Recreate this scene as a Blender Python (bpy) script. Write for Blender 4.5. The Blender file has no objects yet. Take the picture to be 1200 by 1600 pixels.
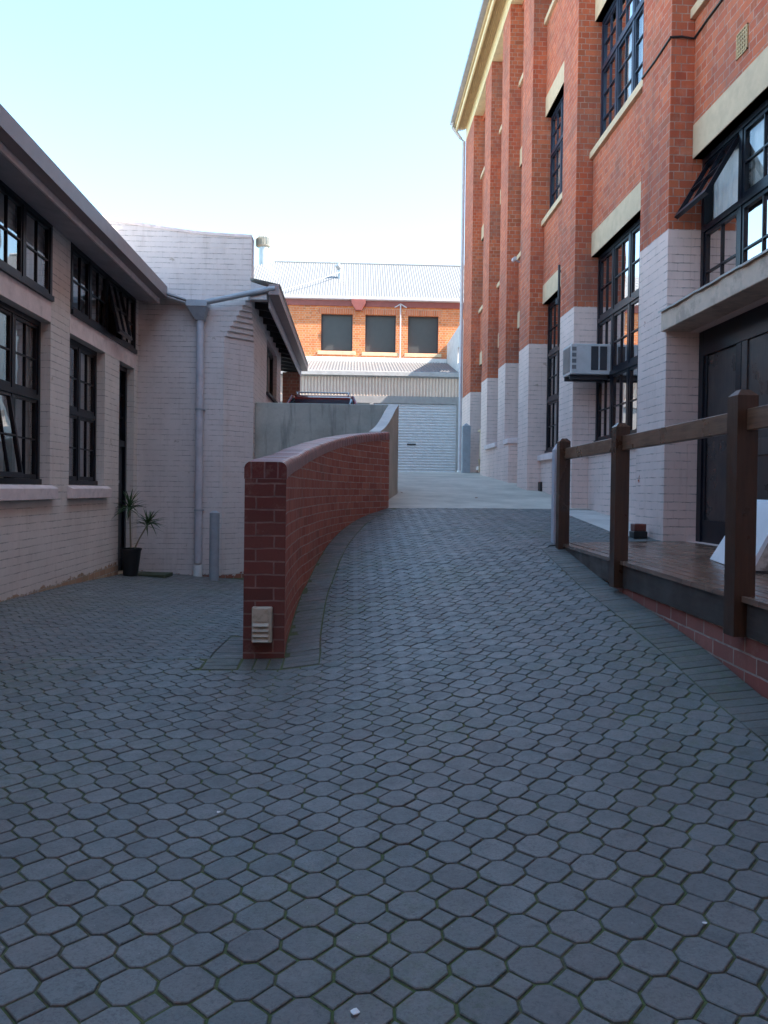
import bpy, bmesh, math, random
from mathutils import Vector, Matrix
R_ = math.radians
random.seed(7)
S = bpy.context.scene
COL = S.collection

# ------------------------------------------------------------------ camera
cam_d = bpy.data.cameras.new("camera"); cam = bpy.data.objects.new("camera", cam_d); COL.objects.link(cam)
yaw = math.atan(50/1200); pitch = -0.0125; roll = 0.013
f = Vector((math.sin(yaw)*math.cos(pitch), math.cos(yaw)*math.cos(pitch), math.sin(pitch)))
r = Vector((math.cos(yaw), -math.sin(yaw), 0)); u = r.cross(f)
r2 = r*math.cos(roll)+u*math.sin(roll); u2 = -r*math.sin(roll)+u*math.cos(roll)
M = Matrix((r2, u2, -f)).transposed().to_4x4(); M.translation = Vector((0, 0, 1.2))
cam.matrix_world = M
cam_d.sensor_fit = 'HORIZONTAL'; cam_d.sensor_width = 36; cam_d.lens = 36
cam_d.shift_y = -20/1200; cam_d.clip_start = 0.05; cam_d.clip_end = 2000
S.camera = cam
S.render.resolution_x = 768; S.render.resolution_y = 1024
# ------------------------------------------------------------------ world, sun, exposure
SUN_EL = R_(45); SUN_ROT = R_(101.5)
w = bpy.data.worlds.new("World"); S.world = w; w.use_nodes = True
nt = w.node_tree; bg = nt.nodes['Background']
sky = nt.nodes.new('ShaderNodeTexSky'); sky.sky_type = 'NISHITA'; sky.sun_disc = False
sky.sun_elevation = SUN_EL; sky.sun_rotation = SUN_ROT; sky.air_density = 1.0; sky.dust_density = .8; sky.ozone_density = 1.0
tint = nt.nodes.new('ShaderNodeMix'); tint.data_type = 'RGBA'; tint.blend_type = 'MULTIPLY'; tint.inputs[0].default_value = 1
tint.inputs[7].default_value = (.88, .99, .93, 1); nt.links.new(sky.outputs[0], tint.inputs[6]); nt.links.new(tint.outputs[2], bg.inputs[0]); bg.inputs[1].default_value = 0.15
sl = bpy.data.lights.new("sun", 'SUN'); sl.energy = 4.6; sl.angle = R_(0.5); sl.color = (1, .93, .82)
so = bpy.data.objects.new("sun", sl); COL.objects.link(so); so.location = (20, -8, 20)
ts = Vector((math.sin(SUN_ROT)*math.cos(SUN_EL), math.cos(SUN_ROT)*math.cos(SUN_EL), math.sin(SUN_EL)))
so.rotation_euler = ts.to_track_quat('Z', 'Y').to_euler()
S.view_settings.view_transform = 'Standard'; S.view_settings.look = 'None'
S.view_settings.exposure = 2.18; S.view_settings.gamma = 1.0

# ------------------------------------------------------------------ material helpers
def mat(name):
    m = bpy.data.materials.new(name); m.use_nodes = True
    return m, m.node_tree, m.node_tree.nodes['Principled BSDF']
def N(t, typ, **kw):
    n = t.nodes.new(typ)
    for k, v in kw.items():
        if k.startswith('i_'): n.inputs[k[2:].replace('_', ' ')].default_value = v
        else: setattr(n, k, v)
    return n
def L(t, a, b): t.links.new(a, b)
def mth(t, op, a, b=None, c=None, clamp=False):
    n = t.nodes.new('ShaderNodeMath'); n.operation = op; n.use_clamp = clamp
    for i, v in enumerate((a, b, c)):
        if v is None: continue
        if isinstance(v, (int, float)): n.inputs[i].default_value = v
        else: L(t, v, n.inputs[i])
    return n.outputs[0]
def mixc(t, fac, a, b, typ='MIX'):
    n = t.nodes.new('ShaderNodeMix'); n.data_type = 'RGBA'; n.blend_type = typ
    for i, v in ((0, fac), (6, a), (7, b)):
        if isinstance(v, (int, float)): n.inputs[i].default_value = v
        elif isinstance(v, tuple): n.inputs[i].default_value = (v[0], v[1], v[2], 1)
        else: L(t, v, n.inputs[i])
    return n.outputs[2]
def noise(t, vec, scale, detail=4, rough=.55):
    n = t.nodes.new('ShaderNodeTexNoise'); n.inputs['Scale'].default_value = scale
    n.inputs['Detail'].default_value = detail; n.inputs['Roughness'].default_value = rough
    if vec is not None: L(t, vec, n.inputs['Vector'])
    return n.outputs[0]
def ramp(t, v, lo, hi):
    n = t.nodes.new('ShaderNodeMapRange'); n.inputs[1].default_value = lo; n.inputs[2].default_value = hi
    L(t, v, n.inputs[0]); return n.outputs[0]
def pos(t): return t.nodes.new('ShaderNodeNewGeometry').outputs['Position']
def bump(t, bs, h, strength=.5, dist=.01):
    b = t.nodes.new('ShaderNodeBump'); b.inputs['Strength'].default_value = strength; b.inputs['Distance'].default_value = dist
    L(t, h, b.inputs['Height']); L(t, b.outputs[0], bs.inputs['Normal']); return b
def plain(name, col, rough=.6, metal=0, var=.12, scale=6, bumps=.15, bscale=60, spec=.5, dirt=None):
    m, t, b = mat(name); p = pos(t)
    n = noise(t, p, scale, 5)
    f_ = ramp(t, n, .3, .7)
    c = mixc(t, f_, tuple(x*(1-var) for x in col), tuple(min(1, x*(1+var)) for x in col))
    if dirt:
        d = ramp(t, noise(t, p, dirt[1], 6, .7), dirt[2], dirt[2]+.12)
        c = mixc(t, mth(t, 'MULTIPLY', d, dirt[3]), c, dirt[0])
    L(t, c, b.inputs['Base Color'])
    b.inputs['Roughness'].default_value = rough; b.inputs['Metallic'].default_value = metal
    b.inputs['Specular IOR Level'].default_value = spec
    if bumps: bump(t, b, noise(t, p, bscale, 4), bumps, .01)
    return m

def brick_vec(t, uv=False):
    if uv:
        return t.nodes.new('ShaderNodeUVMap').outputs[0]
    g = t.nodes.new('ShaderNodeNewGeometry')
    sp = t.nodes.new('ShaderNodeSeparateXYZ'); L(t, g.outputs['Position'], sp.inputs[0])
    sn = t.nodes.new('ShaderNodeSeparateXYZ'); L(t, g.outputs['True Normal'], sn.inputs[0])
    ax = mth(t, 'GREATER_THAN', mth(t, 'ABSOLUTE', sn.outputs[0]), .8)
    uu = mth(t, 'ADD', mth(t, 'MULTIPLY', ax, sp.outputs[1]), mth(t, 'MULTIPLY', mth(t, 'SUBTRACT', 1, ax), sp.outputs[0]))
    c = t.nodes.new('ShaderNodeCombineXYZ'); L(t, uu, c.inputs[0]); L(t, sp.outputs[2], c.inputs[1])
    return c.outputs[0]

def brick_mat(name, c1, c2, cm, paint=None, paint_below=None, wear=None, uv=False, bw=.24, rh=.086, ms=.011, squash=.5, ox=0., oz=0., worn=.0, stain=.42):
    m, t, b = mat(name)
    v = brick_vec(t, uv)
    P = pos(t)
    nz = t.nodes.new('ShaderNodeTexNoise'); nz.inputs['Scale'].default_value = 9; L(t, P, nz.inputs['Vector'])
    sub = t.nodes.new('ShaderNodeVectorMath'); sub.operation = 'SUBTRACT'; L(t, nz.outputs[1], sub.inputs[0]); sub.inputs[1].default_value = (.5, .5, .5)
    sc = t.nodes.new('ShaderNodeVectorMath'); sc.operation = 'SCALE'; L(t, sub.outputs[0], sc.inputs[0]); sc.inputs['Scale'].default_value = .012
    ad = t.nodes.new('ShaderNodeVectorMath'); ad.operation = 'ADD'; L(t, v, ad.inputs[0]); L(t, sc.outputs[0], ad.inputs[1])
    ad2 = t.nodes.new('ShaderNodeVectorMath'); ad2.operation = 'ADD'; L(t, ad.outputs[0], ad2.inputs[0]); ad2.inputs[1].default_value = (ox, oz, 0)
    br = t.nodes.new('ShaderNodeTexBrick'); L(t, ad2.outputs[0], br.inputs['Vector'])
    br.offset = .5; br.offset_frequency = 2; br.squash = squash; br.squash_frequency = 2
    br.inputs['Scale'].default_value = 1; br.inputs['Mortar Size'].default_value = ms*.5; br.inputs['Mortar Smooth'].default_value = .15
    br.inputs['Brick Width'].default_value = bw; br.inputs['Row Height'].default_value = rh
    br.inputs['Color1'].default_value = (0, 0, 0, 1); br.inputs['Color2'].default_value = (1, 1, 1, 1); br.inputs['Mortar'].default_value = (.5, .5, .5, 1)
    fac = br.outputs['Fac']
    sep = t.nodes.new('ShaderNodeSeparateColor'); L(t, br.outputs[0], sep.inputs[0])
    tone = sep.outputs[0]
    fine = noise(t, P, 70, 5, .6); big = noise(t, P, 1.3, 5, .6)
    bc = mixc(t, tone, c1, c2)
    dark = mth(t, 'GREATER_THAN', tone, .93)
    bc = mixc(t, mth(t, 'MULTIPLY', dark, .45), bc, tuple(x*.35 for x in c1))
    bc = mixc(t, mth(t, 'MULTIPLY', ramp(t, fine, .35, .75), .35), bc, tuple(x*.6 for x in c2))
    mc = mixc(t, ramp(t, noise(t, P, 14, 4), .35, .65), cm, tuple(x*.62 for x in cm))
    col = mixc(t, fac, bc, mc)
    col = mixc(t, mth(t, 'MULTIPLY', ramp(t, big, .45, .75), stain), col, (.16, .12, .11))
    mps = t.nodes.new('ShaderNodeMapping'); mps.inputs['Scale'].default_value = (4, 4, .5); L(t, P, mps.inputs[0])
    col = mixc(t, mth(t, 'MULTIPLY', ramp(t, noise(t, mps.outputs[0], 1.2, 7, .7), .50, .74), stain), col, (.13, .075, .06))
    col = mixc(t, mth(t, 'MULTIPLY', ramp(t, noise(t, P, 3.4, 8, .75), .56, .70), .30), col, (.50, .33, .27))
    h = mth(t, 'SUBTRACT', mth(t, 'MULTIPLY', fine, .25), fac)
    sv = t.nodes.new('ShaderNodeSeparateXYZ'); L(t, ad2.outputs[0], sv.inputs[0])
    fz = mth(t, 'FRACT', mth(t, 'DIVIDE', mth(t, 'ADD', sv.outputs[1], rh*1000), rh))
    hz = mth(t, 'LESS_THAN', mth(t, 'MINIMUM', fz, mth(t, 'SUBTRACT', 1, fz)), (ms*.5+.002)/rh)
    hfac = mth(t, 'MULTIPLY', fac, mth(t, 'ADD', .22, mth(t, 'MULTIPLY', hz, .78)))
    if paint:
        pn = noise(t, P, 2.2, 6, .6)
        pc = mixc(t, ramp(t, pn, .3, .7), tuple(x*.88 for x in paint), paint)
        pc = mixc(t, mth(t, 'MULTIPLY', mth(t, 'SUBTRACT', tone, .5), .10, clamp=True), pc, tuple(x*.7 for x in paint))
        # broken dark joints where the paint did not bridge
        sep2 = noise(t, P, 5.5, 6, .75)
        jm = mth(t, 'MULTIPLY', hfac, ramp(t, sep2, .42, .60))
        pc = mixc(t, mth(t, 'MULTIPLY', jm, .72), pc, tuple(x*.28 for x in paint))
        mpd = t.nodes.new('ShaderNodeMapping'); mpd.inputs['Scale'].default_value = (7, 7, .8); L(t, P, mpd.inputs[0])
        pc = mixc(t, mth(t, 'MULTIPLY', ramp(t, noise(t, mpd.outputs[0], 1.3, 6, .7), .53, .72), .22), pc, (paint[0]*.5, paint[1]*.42, paint[2]*.36))
        ch = mth(t, 'GREATER_THAN', noise(t, P, 4.3, 10, .66), .675)
        pc = mixc(t, mth(t, 'MULTIPLY', ch, .8), pc, (paint[0]*.55, paint[1]*.52, paint[2]*.46))
        # grime
        gr = ramp(t, noise(t, P, .7, 7, .7), .5, .8)
        pc = mixc(t, mth(t, 'MULTIPLY', gr, .28), pc, (paint[0]*.6, paint[1]*.52, paint[2]*.5))
        sp = t.nodes.new('ShaderNodeSeparateXYZ'); L(t, P, sp.inputs[0])
        mask = 1.0
        if paint_below is not None:
            zz = mth(t, 'ADD', sp.outputs[2], mth(t, 'MULTIPLY', mth(t, 'SUBTRACT', noise(t, P, 18, 3), .5), .02))
            mask = mth(t, 'LESS_THAN', zz, paint_below)
        if worn:
            chips = mth(t, 'GREATER_THAN', noise(t, P, 3.1, 9, .62), 1-worn)
            mask = mth(t, 'MULTIPLY', mask, mth(t, 'SUBTRACT', 1, chips)) if mask != 1.0 else mth(t, 'SUBTRACT', 1, chips)
        if wear:      # (height, slope) exposed brick along the foot
            lim = mth(t, 'ADD', wear, mth(t, 'MULTIPLY', mth(t, 'SUBTRACT', noise(t, P, 6, 7, .7), .5), .34))
            ex = mth(t, 'GREATER_THAN', lim, sp.outputs[2])
            inv = mth(t, 'SUBTRACT', 1, ex)
            mask = inv if mask == 1.0 else mth(t, 'MULTIPLY', mask, inv)
        col = mixc(t, mask, col, pc)
        h = mth(t, 'SUBTRACT', mth(t, 'MULTIPLY', fine, .12), mth(t, 'MULTIPLY', hfac, .75))
    L(t, col, b.inputs['Base Color']); b.inputs['Roughness'].default_value = .8; b.inputs['Specular IOR Level'].default_value = .3
    bump(t, b, h, .75, .006)
    return m

RED1, RED2 = (.44, .09, .043), (.62, .165, .075)
PAINT = (.84, .635, .57)
m_right = brick_mat('red_brick_with_painted_base', RED1, RED2, (.52, .31, .24), paint=PAINT, paint_below=3.95, worn=.28, oz=.01)
m_left = brick_mat('painted_brick', (.42, .22, .14), (.55, .40, .26), (.55, .5, .42), paint=(.77, .69, .64), wear=.02)
m_corner = brick_mat('pale_painted_brick', (.30, .10, .07), (.40, .17, .11), (.45, .4, .36), paint=(.74, .655, .63), wear=-.26)
m_back = brick_mat('orange_brick', (.58, .16, .055), (.72, .25, .09), (.66, .50, .38), stain=.12)
m_curve = brick_mat('dark_red_brick', (.36, .085, .055), (.50, .155, .10), (.56, .36, .30), uv=True, squash=1.0, stain=.2)
m_end_shade = brick_mat('dark_red_brick_end_shade', (.135, .036, .03), (.185, .052, .042), (.27, .16, .14), squash=1.0, bw=.24, oz=-.026, ox=.03, stain=.2)  # end-face shade painted in: darker copy of the wall's side brick
m_cope = brick_mat('coping_brick', (.20, .05, .042), (.27, .08, .066), (.12, .07, .06), uv=True, squash=1.0, bw=.60, rh=.088, ms=.018)
m_cope.node_tree.nodes['Principled BSDF'].inputs['Roughness'].default_value = .38; m_cope.node_tree.nodes['Principled BSDF'].inputs['Specular IOR Level'].default_value = .6
m_base = brick_mat('deck_base_brick', (.30, .085, .07), (.42, .17, .14), (.52, .42, .37), squash=1.0, bw=.24, rh=.086, oz=-.07, stain=.35)
m_soldier = brick_mat('red_arch_brick', (.50, .14, .06), (.62, .2, .09), (.6, .46, .36), squash=1., bw=.086, rh=.24, stain=.1)

m_cream = plain('cream_render', (.60, .45, .30), .75, dirt=((.35, .25, .16), 3, .55, .35))
m_tan = plain('tan_timber', (.50, .34, .17), .6)
m_creamp = plain('cream_paint', (.74, .60, .36), .55)
m_sill = plain('painted_sill', (.78, .65, .63), .6, dirt=((.4, .32, .3), 5, .55, .4))
m_navy = plain('black_blue_paint', (.006, .008, .014), .3, var=.3, spec=.35)
m_blue = plain('dark_blue_paint', (.014, .022, .045), .35, var=.3)
m_gutter = plain('brown_grey_gutter', (.27, .21, .21), .45, var=.08)
m_dark = plain('dark_timber', (.035, .033, .04), .6)
m_slat = plain('soffit_slats', (.40, .36, .38), .55)
m_grey = plain('grey_painted_metal', (.33, .36, .40), .42, dirt=((.16, .17, .18), 8, .58, .4))
m_pgrey = plain('pale_grey_paint', (.52, .50, .54), .5, dirt=((.25, .24, .25), 6, .58, .4))
m_white = plain('white_plastic', (.75, .76, .76), .4, var=.05)
m_zinc = plain('zinc_sheet', (.42, .43, .45), .38, metal=.35, var=.1)
m_wroof = plain('pale_corrugated_steel', (.165, .165, .17), .5, metal=.0, var=.06, scale=1.5)
m_lroof = plain('white_corrugated_steel', (.84, .80, .74), .45, var=.06, scale=1.5)
m_clad = plain('beige_corrugated_steel', (.76, .57, .46), .5, var=.05)
m_door = plain('roller_door_steel', (.64, .61, .62), .45, var=.04)
m_maroon = plain('maroon_paint', (.26, .07, .06), .5)
m_gable = plain('white_render', (.62, .60, .60), .8)
m_black = plain('black_plastic', (.012, .013, .015), .45, var=.3)
m_leaf = plain('dracaena_leaf', (.05, .10, .035), .45, var=.3, bumps=0)
m_stem = plain('plant_stem', (.25, .21, .14), .8)
m_mat = plain('green_mat', (.06, .075, .045), .95)
m_red = plain('dark_red_car_paint', (.16, .012, .018), .2, var=.03, bumps=0)
m_tyre = plain('rubber', (.02, .02, .02), .8)
m_rust = plain('rusty_iron', (.16, .06, .03), .8)
m_brown = plain('brown_ceramic', (.14, .04, .03), .35)
m_marble = plain('worn_board_edge', (.50, .42, .36), .7, dirt=((.14, .10, .08), 7, .48, .8))
m_board = plain('white_board', (.78, .80, .83), .4, var=.04, dirt=((.5, .52, .55), 4, .6, .4))
m_lightb = plain('light_cream_metal', (.50, .45, .36), .45, dirt=((.22, .2, .14), 20, .5, .5))
m_screen = plain('insect_screen', (.055, .06, .062), .55, var=.05)
m_curt = plain('curtain', (.80, .77, .74), .9, var=.1, bumps=0)
m_inner = plain('room_plaster', (.25, .22, .20), .9)

def concrete(name, col, streak=0., rough=.8, stainc=(.12, .13, .12)):
    m, t, b = mat(name); p = pos(t)
    c = mixc(t, ramp(t, noise(t, p, 1.1, 8, .7), .35, .65), tuple(x*.72 for x in col), tuple(x*1.12 for x in col))
    c = mixc(t, mth(t, 'MULTIPLY', ramp(t, noise(t, p, 35, 5, .7), .5, .75), .3), c, tuple(x*.6 for x in col))
    if streak:
        mp = t.nodes.new('ShaderNodeMapping'); mp.inputs['Scale'].default_value = (5, 5, .55); L(t, p, mp.inputs[0])
        s = ramp(t, noise(t, mp.outputs[0], 1.4, 6, .65), .52, .72)
        c = mixc(t, mth(t, 'MULTIPLY', s, streak), c, stainc)
    L(t, c, b.inputs['Base Color']); b.inputs['Roughness'].default_value = rough
    bump(t, b, noise(t, p, 45, 6, .7), .3, .006)
    return m
m_conc = concrete('grey_concrete', (.46, .45, .40), .75)
m_warmconc = concrete('warm_lit_concrete', (.46, .36, .28), .35, stainc=(.2, .13, .09))  # beige tone paints warm light onto the curved wall's outer face
m_drive = concrete('driveway_concrete', (.54, .49, .42), .0)
m_apron = concrete('pale_concrete', (.60, .56, .52), .0)

def paver_mat(name, ca, cb, moss=True):
    m, t, b = mat(name); g = t.nodes.new('ShaderNodeNewGeometry'); p = g.outputs['Position']; rnd = g.outputs['Random Per Island']
    r2_ = mth(t, 'FRACT', mth(t, 'MULTIPLY', rnd, 37.7))
    c = mixc(t, rnd, ca, cb)
    c = mixc(t, mth(t, 'MULTIPLY', mth(t, 'GREATER_THAN', r2_, .66), .22), c, (ca[0]*1.35, ca[1]*.92, ca[2]*.82))
    c = mixc(t, mth(t, 'MULTIPLY', ramp(t, noise(t, p, .45, 5), .40, .62), .55), c, (.15, .135, .128))
    c = mixc(t, mth(t, 'MULTIPLY', ramp(t, noise(t, p, 2.6, 7, .75), .50, .66), .40), c, (.055, .058, .062))
    c = mixc(t, mth(t, 'MULTIPLY', ramp(t, noise(t, p, 120, 4, .8), .48, .62), .55), c, (.03, .032, .038))
    c = mixc(t, mth(t, 'MULTIPLY', ramp(t, noise(t, p, 60, 5, .8), .54, .68), .55), c, (.24, .24, .24))
    c = mixc(t, mth(t, 'MULTIPLY', ramp(t, noise(t, p, 13, 7, .8), .58, .66), .55), c, (.04, .042, .05))
    sp = mth(t, 'GREATER_THAN', noise(t, p, 52, 2, .5), .79)
    c = mixc(t, mth(t, 'MULTIPLY', sp, .6), c, (.4, .4, .38))
    if moss:
        mo = ramp(t, noise(t, p, .8, 5, .6), .50, .66)
        mo2 = ramp(t, noise(t, p, 26, 6, .75), .44, .60)
        c = mixc(t, mth(t, 'MULTIPLY', mth(t, 'MULTIPLY', mo, mo2), .5), c, (.075, .11, .04))
    L(t, c, b.inputs['Base Color'])
    rr = t.nodes.new('ShaderNodeMapRange'); L(t, noise(t, p, 9, 6, .7), rr.inputs[0]); rr.inputs[1].default_value = .35; rr.inputs[2].default_value = .65; rr.inputs[3].default_value = .34; rr.inputs[4].default_value = .62
    L(t, rr.outputs[0], b.inputs['Roughness']); b.inputs['Specular IOR Level'].default_value = .55
    bump(t, b, noise(t, p, 130, 7, .8), .6, .004)
    return m
m_pave = paver_mat('blue_grey_pavers', (.125, .148, .152), (.19, .208, .208))
m_bord = paver_mat('border_pavers', (.09, .10, .09), (.165, .165, .15))
def joint_mat():
    m, t, b = mat('mossy_joint_sand'); p = pos(t)
    c = mixc(t, ramp(t, noise(t, p, 60, 4, .7), .35, .65), (.045, .040, .030), (.14, .12, .09))
    mo = ramp(t, noise(t, p, .8, 5, .6), .36, .50)
    mo2 = ramp(t, noise(t, p, 22, 5, .7), .34, .50)
    c = mixc(t, mth(t, 'MULTIPLY', mth(t, 'MULTIPLY', mo, mo2), .95), c, (.085, .115, .04))
    L(t, c, b.inputs['Base Color']); b.inputs['Roughness'].default_value = .95
    bump(t, b, noise(t, p, 90, 5, .7), .8, .006); return m
m_joint = joint_mat()
def wood(name, ca, cb, rough, axis='Y'):
    m, t, b = mat(name); p = pos(t)
    mp = t.nodes.new('ShaderNodeMapping'); mp.inputs['Scale'].default_value = {'Y': (22, 1.6, 22), 'Z': (22, 22, 1.6)}[axis]; L(t, p, mp.inputs[0])
    n = noise(t, mp.outputs[0], 2.2, 7, .65)
    g = t.nodes.new('ShaderNodeNewGeometry')
    c = mixc(t, ramp(t, n, .32, .68), ca, cb)
    c = mixc(t, mth(t, 'MULTIPLY', g.outputs['Random Per Island'], .4), c, tuple(x*.5 for x in ca))
    L(t, c, b.inputs['Base Color']); 
    rr = t.nodes.new('ShaderNodeMapRange'); L(t, noise(t, p, 3.5, 5), rr.inputs[0]); rr.inputs[1].default_value = .35; rr.inputs[2].default_value = .65
    rr.inputs[3].default_value = rough*.6; rr.inputs[4].default_value = rough*1.3; L(t, rr.outputs[0], b.inputs['Roughness'])
    bump(t, b, n, .35, .003); return m
m_deck = wood('stained_decking', (.15, .078, .052), (.36, .21, .145), .26)
m_rail = wood('weathered_rail_timber', (.13, .06, .034), (.32, .175, .105), .40)
m_post = wood('stained_post_timber', (.05, .022, .013), (.095, .045, .026), .42, 'Z')
m_fasc = wood('fascia_timber', (.055, .042, .036), (.105, .08, .07), .5)
m_doorw = wood('dark_door_timber', (.045, .035, .035), (.085, .065, .062), .4, 'Z')

def glass_mat(name, tint=(.8, .85, .88), refl=1.0, rough=.01):
    m, t, b = mat(name); t.nodes.remove(b); out = t.nodes['Material Output']
    tr = t.nodes.new('ShaderNodeBsdfTransparent'); tr.inputs[0].default_value = (*tint, 1)
    gl = t.nodes.new('ShaderNodeBsdfGlossy'); gl.inputs['Roughness'].default_value = rough
    lw = t.nodes.new('ShaderNodeFresnel'); lw.inputs[0].default_value = 1.52
    fc = mth(t, 'MULTIPLY', mth(t, 'ADD', mth(t, 'MULTIPLY', lw.outputs[0], 2.1), .06), refl, clamp=True)
    p = pos(t); bm = t.nodes.new('ShaderNodeBump'); bm.inputs['Strength'].default_value = .06; bm.inputs['Distance'].default_value = .02
    L(t, noise(t, p, 2.2, 2), bm.inputs['Height']); L(t, bm.outputs[0], gl.inputs['Normal'])
    mx = t.nodes.new('ShaderNodeMixShader'); L(t, fc, mx.inputs[0]); L(t, tr.outputs[0], mx.inputs[1]); L(t, gl.outputs[0], mx.inputs[2])
    L(t, mx.outputs[0], out.inputs['Surface']); return m
m_glass = glass_mat('window_glass')
m_cglass = plain('car_glass', (.02, .03, .04), .05, var=0, bumps=0)

# ------------------------------------------------------------------ mesh helpers
class MB:
    def __init__(s): s.v = []; s.f = []; s.mi = []; s.uv = []
    def face(s, pts, mi=0, uv=None):
        i = len(s.v); s.v += [tuple(p) for p in pts]; s.f.append(tuple(range(i, i+len(pts)))); s.mi.append(mi); s.uv.append(uv)
        return s
    def box(s, x0, x1, y0, y1, z0, z1, mi=0):
        if x0 > x1: x0, x1 = x1, x0
        if y0 > y1: y0, y1 = y1, y0
        i = len(s.v)
        s.v += [(x, y, z) for z in (z0, z1) for y in (y0, y1) for x in (x0, x1)]
        for q in ((0, 2, 3, 1), (4, 5, 7, 6), (0, 1, 5, 4), (2, 6, 7, 3), (0, 4, 6, 2), (1, 3, 7, 5)):
            s.f.append(tuple(i+k for k in q)); s.mi.append(mi); s.uv.append(None)
        return s
    def prism(s, poly, z0, z1, mi=0):
        """vertical prism, poly = [(x,y)] anticlockwise; z0/z1 numbers or lists"""
        n = len(poly); i = len(s.v)
        za = z0 if isinstance(z0, (list, tuple)) else [z0]*n; zb = z1 if isinstance(z1, (list, tuple)) else [z1]*n
        s.v += [(p[0], p[1], a) for p, a in zip(poly, za)]+[(p[0], p[1], a) for p, a in zip(poly, zb)]
        s.f.append(tuple(reversed(range(i, i+n)))); s.f.append(tuple(range(i+n, i+2*n)))
        for k in range(n): s.f.append((i+k, i+(k+1) % n, i+n+(k+1) % n, i+n+k))
        s.mi += [mi]*(n+2); s.uv += [None]*(n+2); return s
    def ext(s, poly, axis, a, b, mi=0):
        """extrude a polygon given in the plane across axis: 'x' -> poly (y,z), 'y' -> poly (x,z)"""
        n = len(poly); i = len(s.v)
        for c in (a, b):
            for p in poly: s.v.append((c, p[0], p[1]) if axis == 'x' else (p[0], c, p[1]))
        s.f.append(tuple(range(i, i+n))); s.f.append(tuple(reversed(range(i+n, i+2*n))))
        for k in range(n): s.f.append((i+k, i+n+k, i+n+(k+1) % n, i+(k+1) % n))
        s.mi += [mi]*(n+2); s.uv += [None]*(n+2); return s
    def tube(s, pts, rad, seg=12, mi=0):
        pts = [Vector(p) for p in pts]; rs = rad if isinstance(rad, (list, tuple)) else [rad]*len(pts)
        i = len(s.v); n = len(pts)
        for k, p in enumerate(pts):
            d = (pts[min(k+1, n-1)]-pts[max(k-1, 0)]).normalized()
            a = d.cross(Vector((0, 0, 1)) if abs(d.z) < .9 else Vector((0, 1, 0))).normalized(); b = d.cross(a)
            for q in range(seg):
                t = 2*math.pi*q/seg; s.v.append(tuple(p+(a*math.cos(t)+b*math.sin(t))*rs[k]))
        for k in range(n-1):
            for q in range(seg):
                s.f.append((i+k*seg+q, i+k*seg+(q+1) % seg, i+(k+1)*seg+(q+1) % seg, i+(k+1)*seg+q)); s.mi.append(mi); s.uv.append(None)
        s.f.append(tuple(i+q for q in range(seg))); s.f.append(tuple(i+(n-1)*seg+q for q in reversed(range(seg)))); s.mi += [mi]*2; s.uv += [None]*2
        return s
    def build(s, name, mats, parent=None, bevel=0, smooth=False, rot=None, piv=None):
        if not isinstance(mats, (list, tuple)): mats = [mats]
        off = Vector(parent['_w']) if parent is not None else Vector((0, 0, 0))
        loc = Vector(piv) if piv is not None else off
        me = bpy.data.meshes.new(name)
        me.from_pydata([(v[0]-loc.x, v[1]-loc.y, v[2]-loc.z) for v in s.v], [], s.f)
        for m in mats: me.materials.append(m)
        me.polygons.foreach_set('material_index', s.mi)
        if any(x is not None for x in s.uv):
            lay = me.uv_layers.new(name='UVMap')
            for p, uvs in zip(me.polygons, s.uv):
                if uvs:
                    for li, q in zip(p.loop_indices, uvs): lay.data[li].uv = q
        bm = bmesh.new(); bm.from_mesh(me)
        if bevel:
            bmesh.ops.bevel(bm, geom=bm.edges[:], offset=bevel, segments=1, affect='EDGES', clamp_overlap=True)
        bmesh.ops.recalc_face_normals(bm, faces=bm.faces)
        bm.to_mesh(me); bm.free()
        if smooth: me.polygons.foreach_set('use_smooth', [True]*len(me.polygons)); me.set_sharp_from_angle(angle=R_(40))
        o = bpy.data.objects.new(name, me); COL.objects.link(o)
        if parent is not None: o.parent = parent
        o.location = loc-off; o['_w'] = tuple(loc)
        if rot: o.rotation_euler = rot
        return o
def thing(name, label, cat, loc=(0, 0, 0), group=None):
    o = bpy.data.objects.new(name, None); COL.objects.link(o); o.location = loc; o['_w'] = tuple(loc); o.empty_display_size = .2
    o['label'] = label; o['category'] = cat
    if group: o['group'] = group
    return o
def tag(o, label, cat, group=None):
    o['label'] = label; o['category'] = cat
    if group: o['group'] = group
    return o
def struct(o, kind='structure'): o['kind'] = kind; return o
def interp(pts, x):
    if x <= pts[0][0]: return pts[0][1]
    for (a, va), (b, vb) in zip(pts, pts[1:]):
        if x <= b: return va+(vb-va)*(x-a)/(b-a)
    return pts[-1][1]
def smoothpts(pts, n=6):
    """Catmull-Rom through (x, *values)"""
    out = []
    for i in range(len(pts)-1):
        p0 = pts[max(i-1, 0)]; p1 = pts[i]; p2 = pts[i+1]; p3 = pts[min(i+2, len(pts)-1)]
        for k in range(n):
            t = k/n
            out.append(tuple(.5*((2*b)+(-a+c)*t+(2*a-5*b+4*c-d)*t*t+(-a+3*b-3*c+d)*t**3) for a, b, c, d in zip(p0, p1, p2, p3)))
    out.append(pts[-1]); return out
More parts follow.
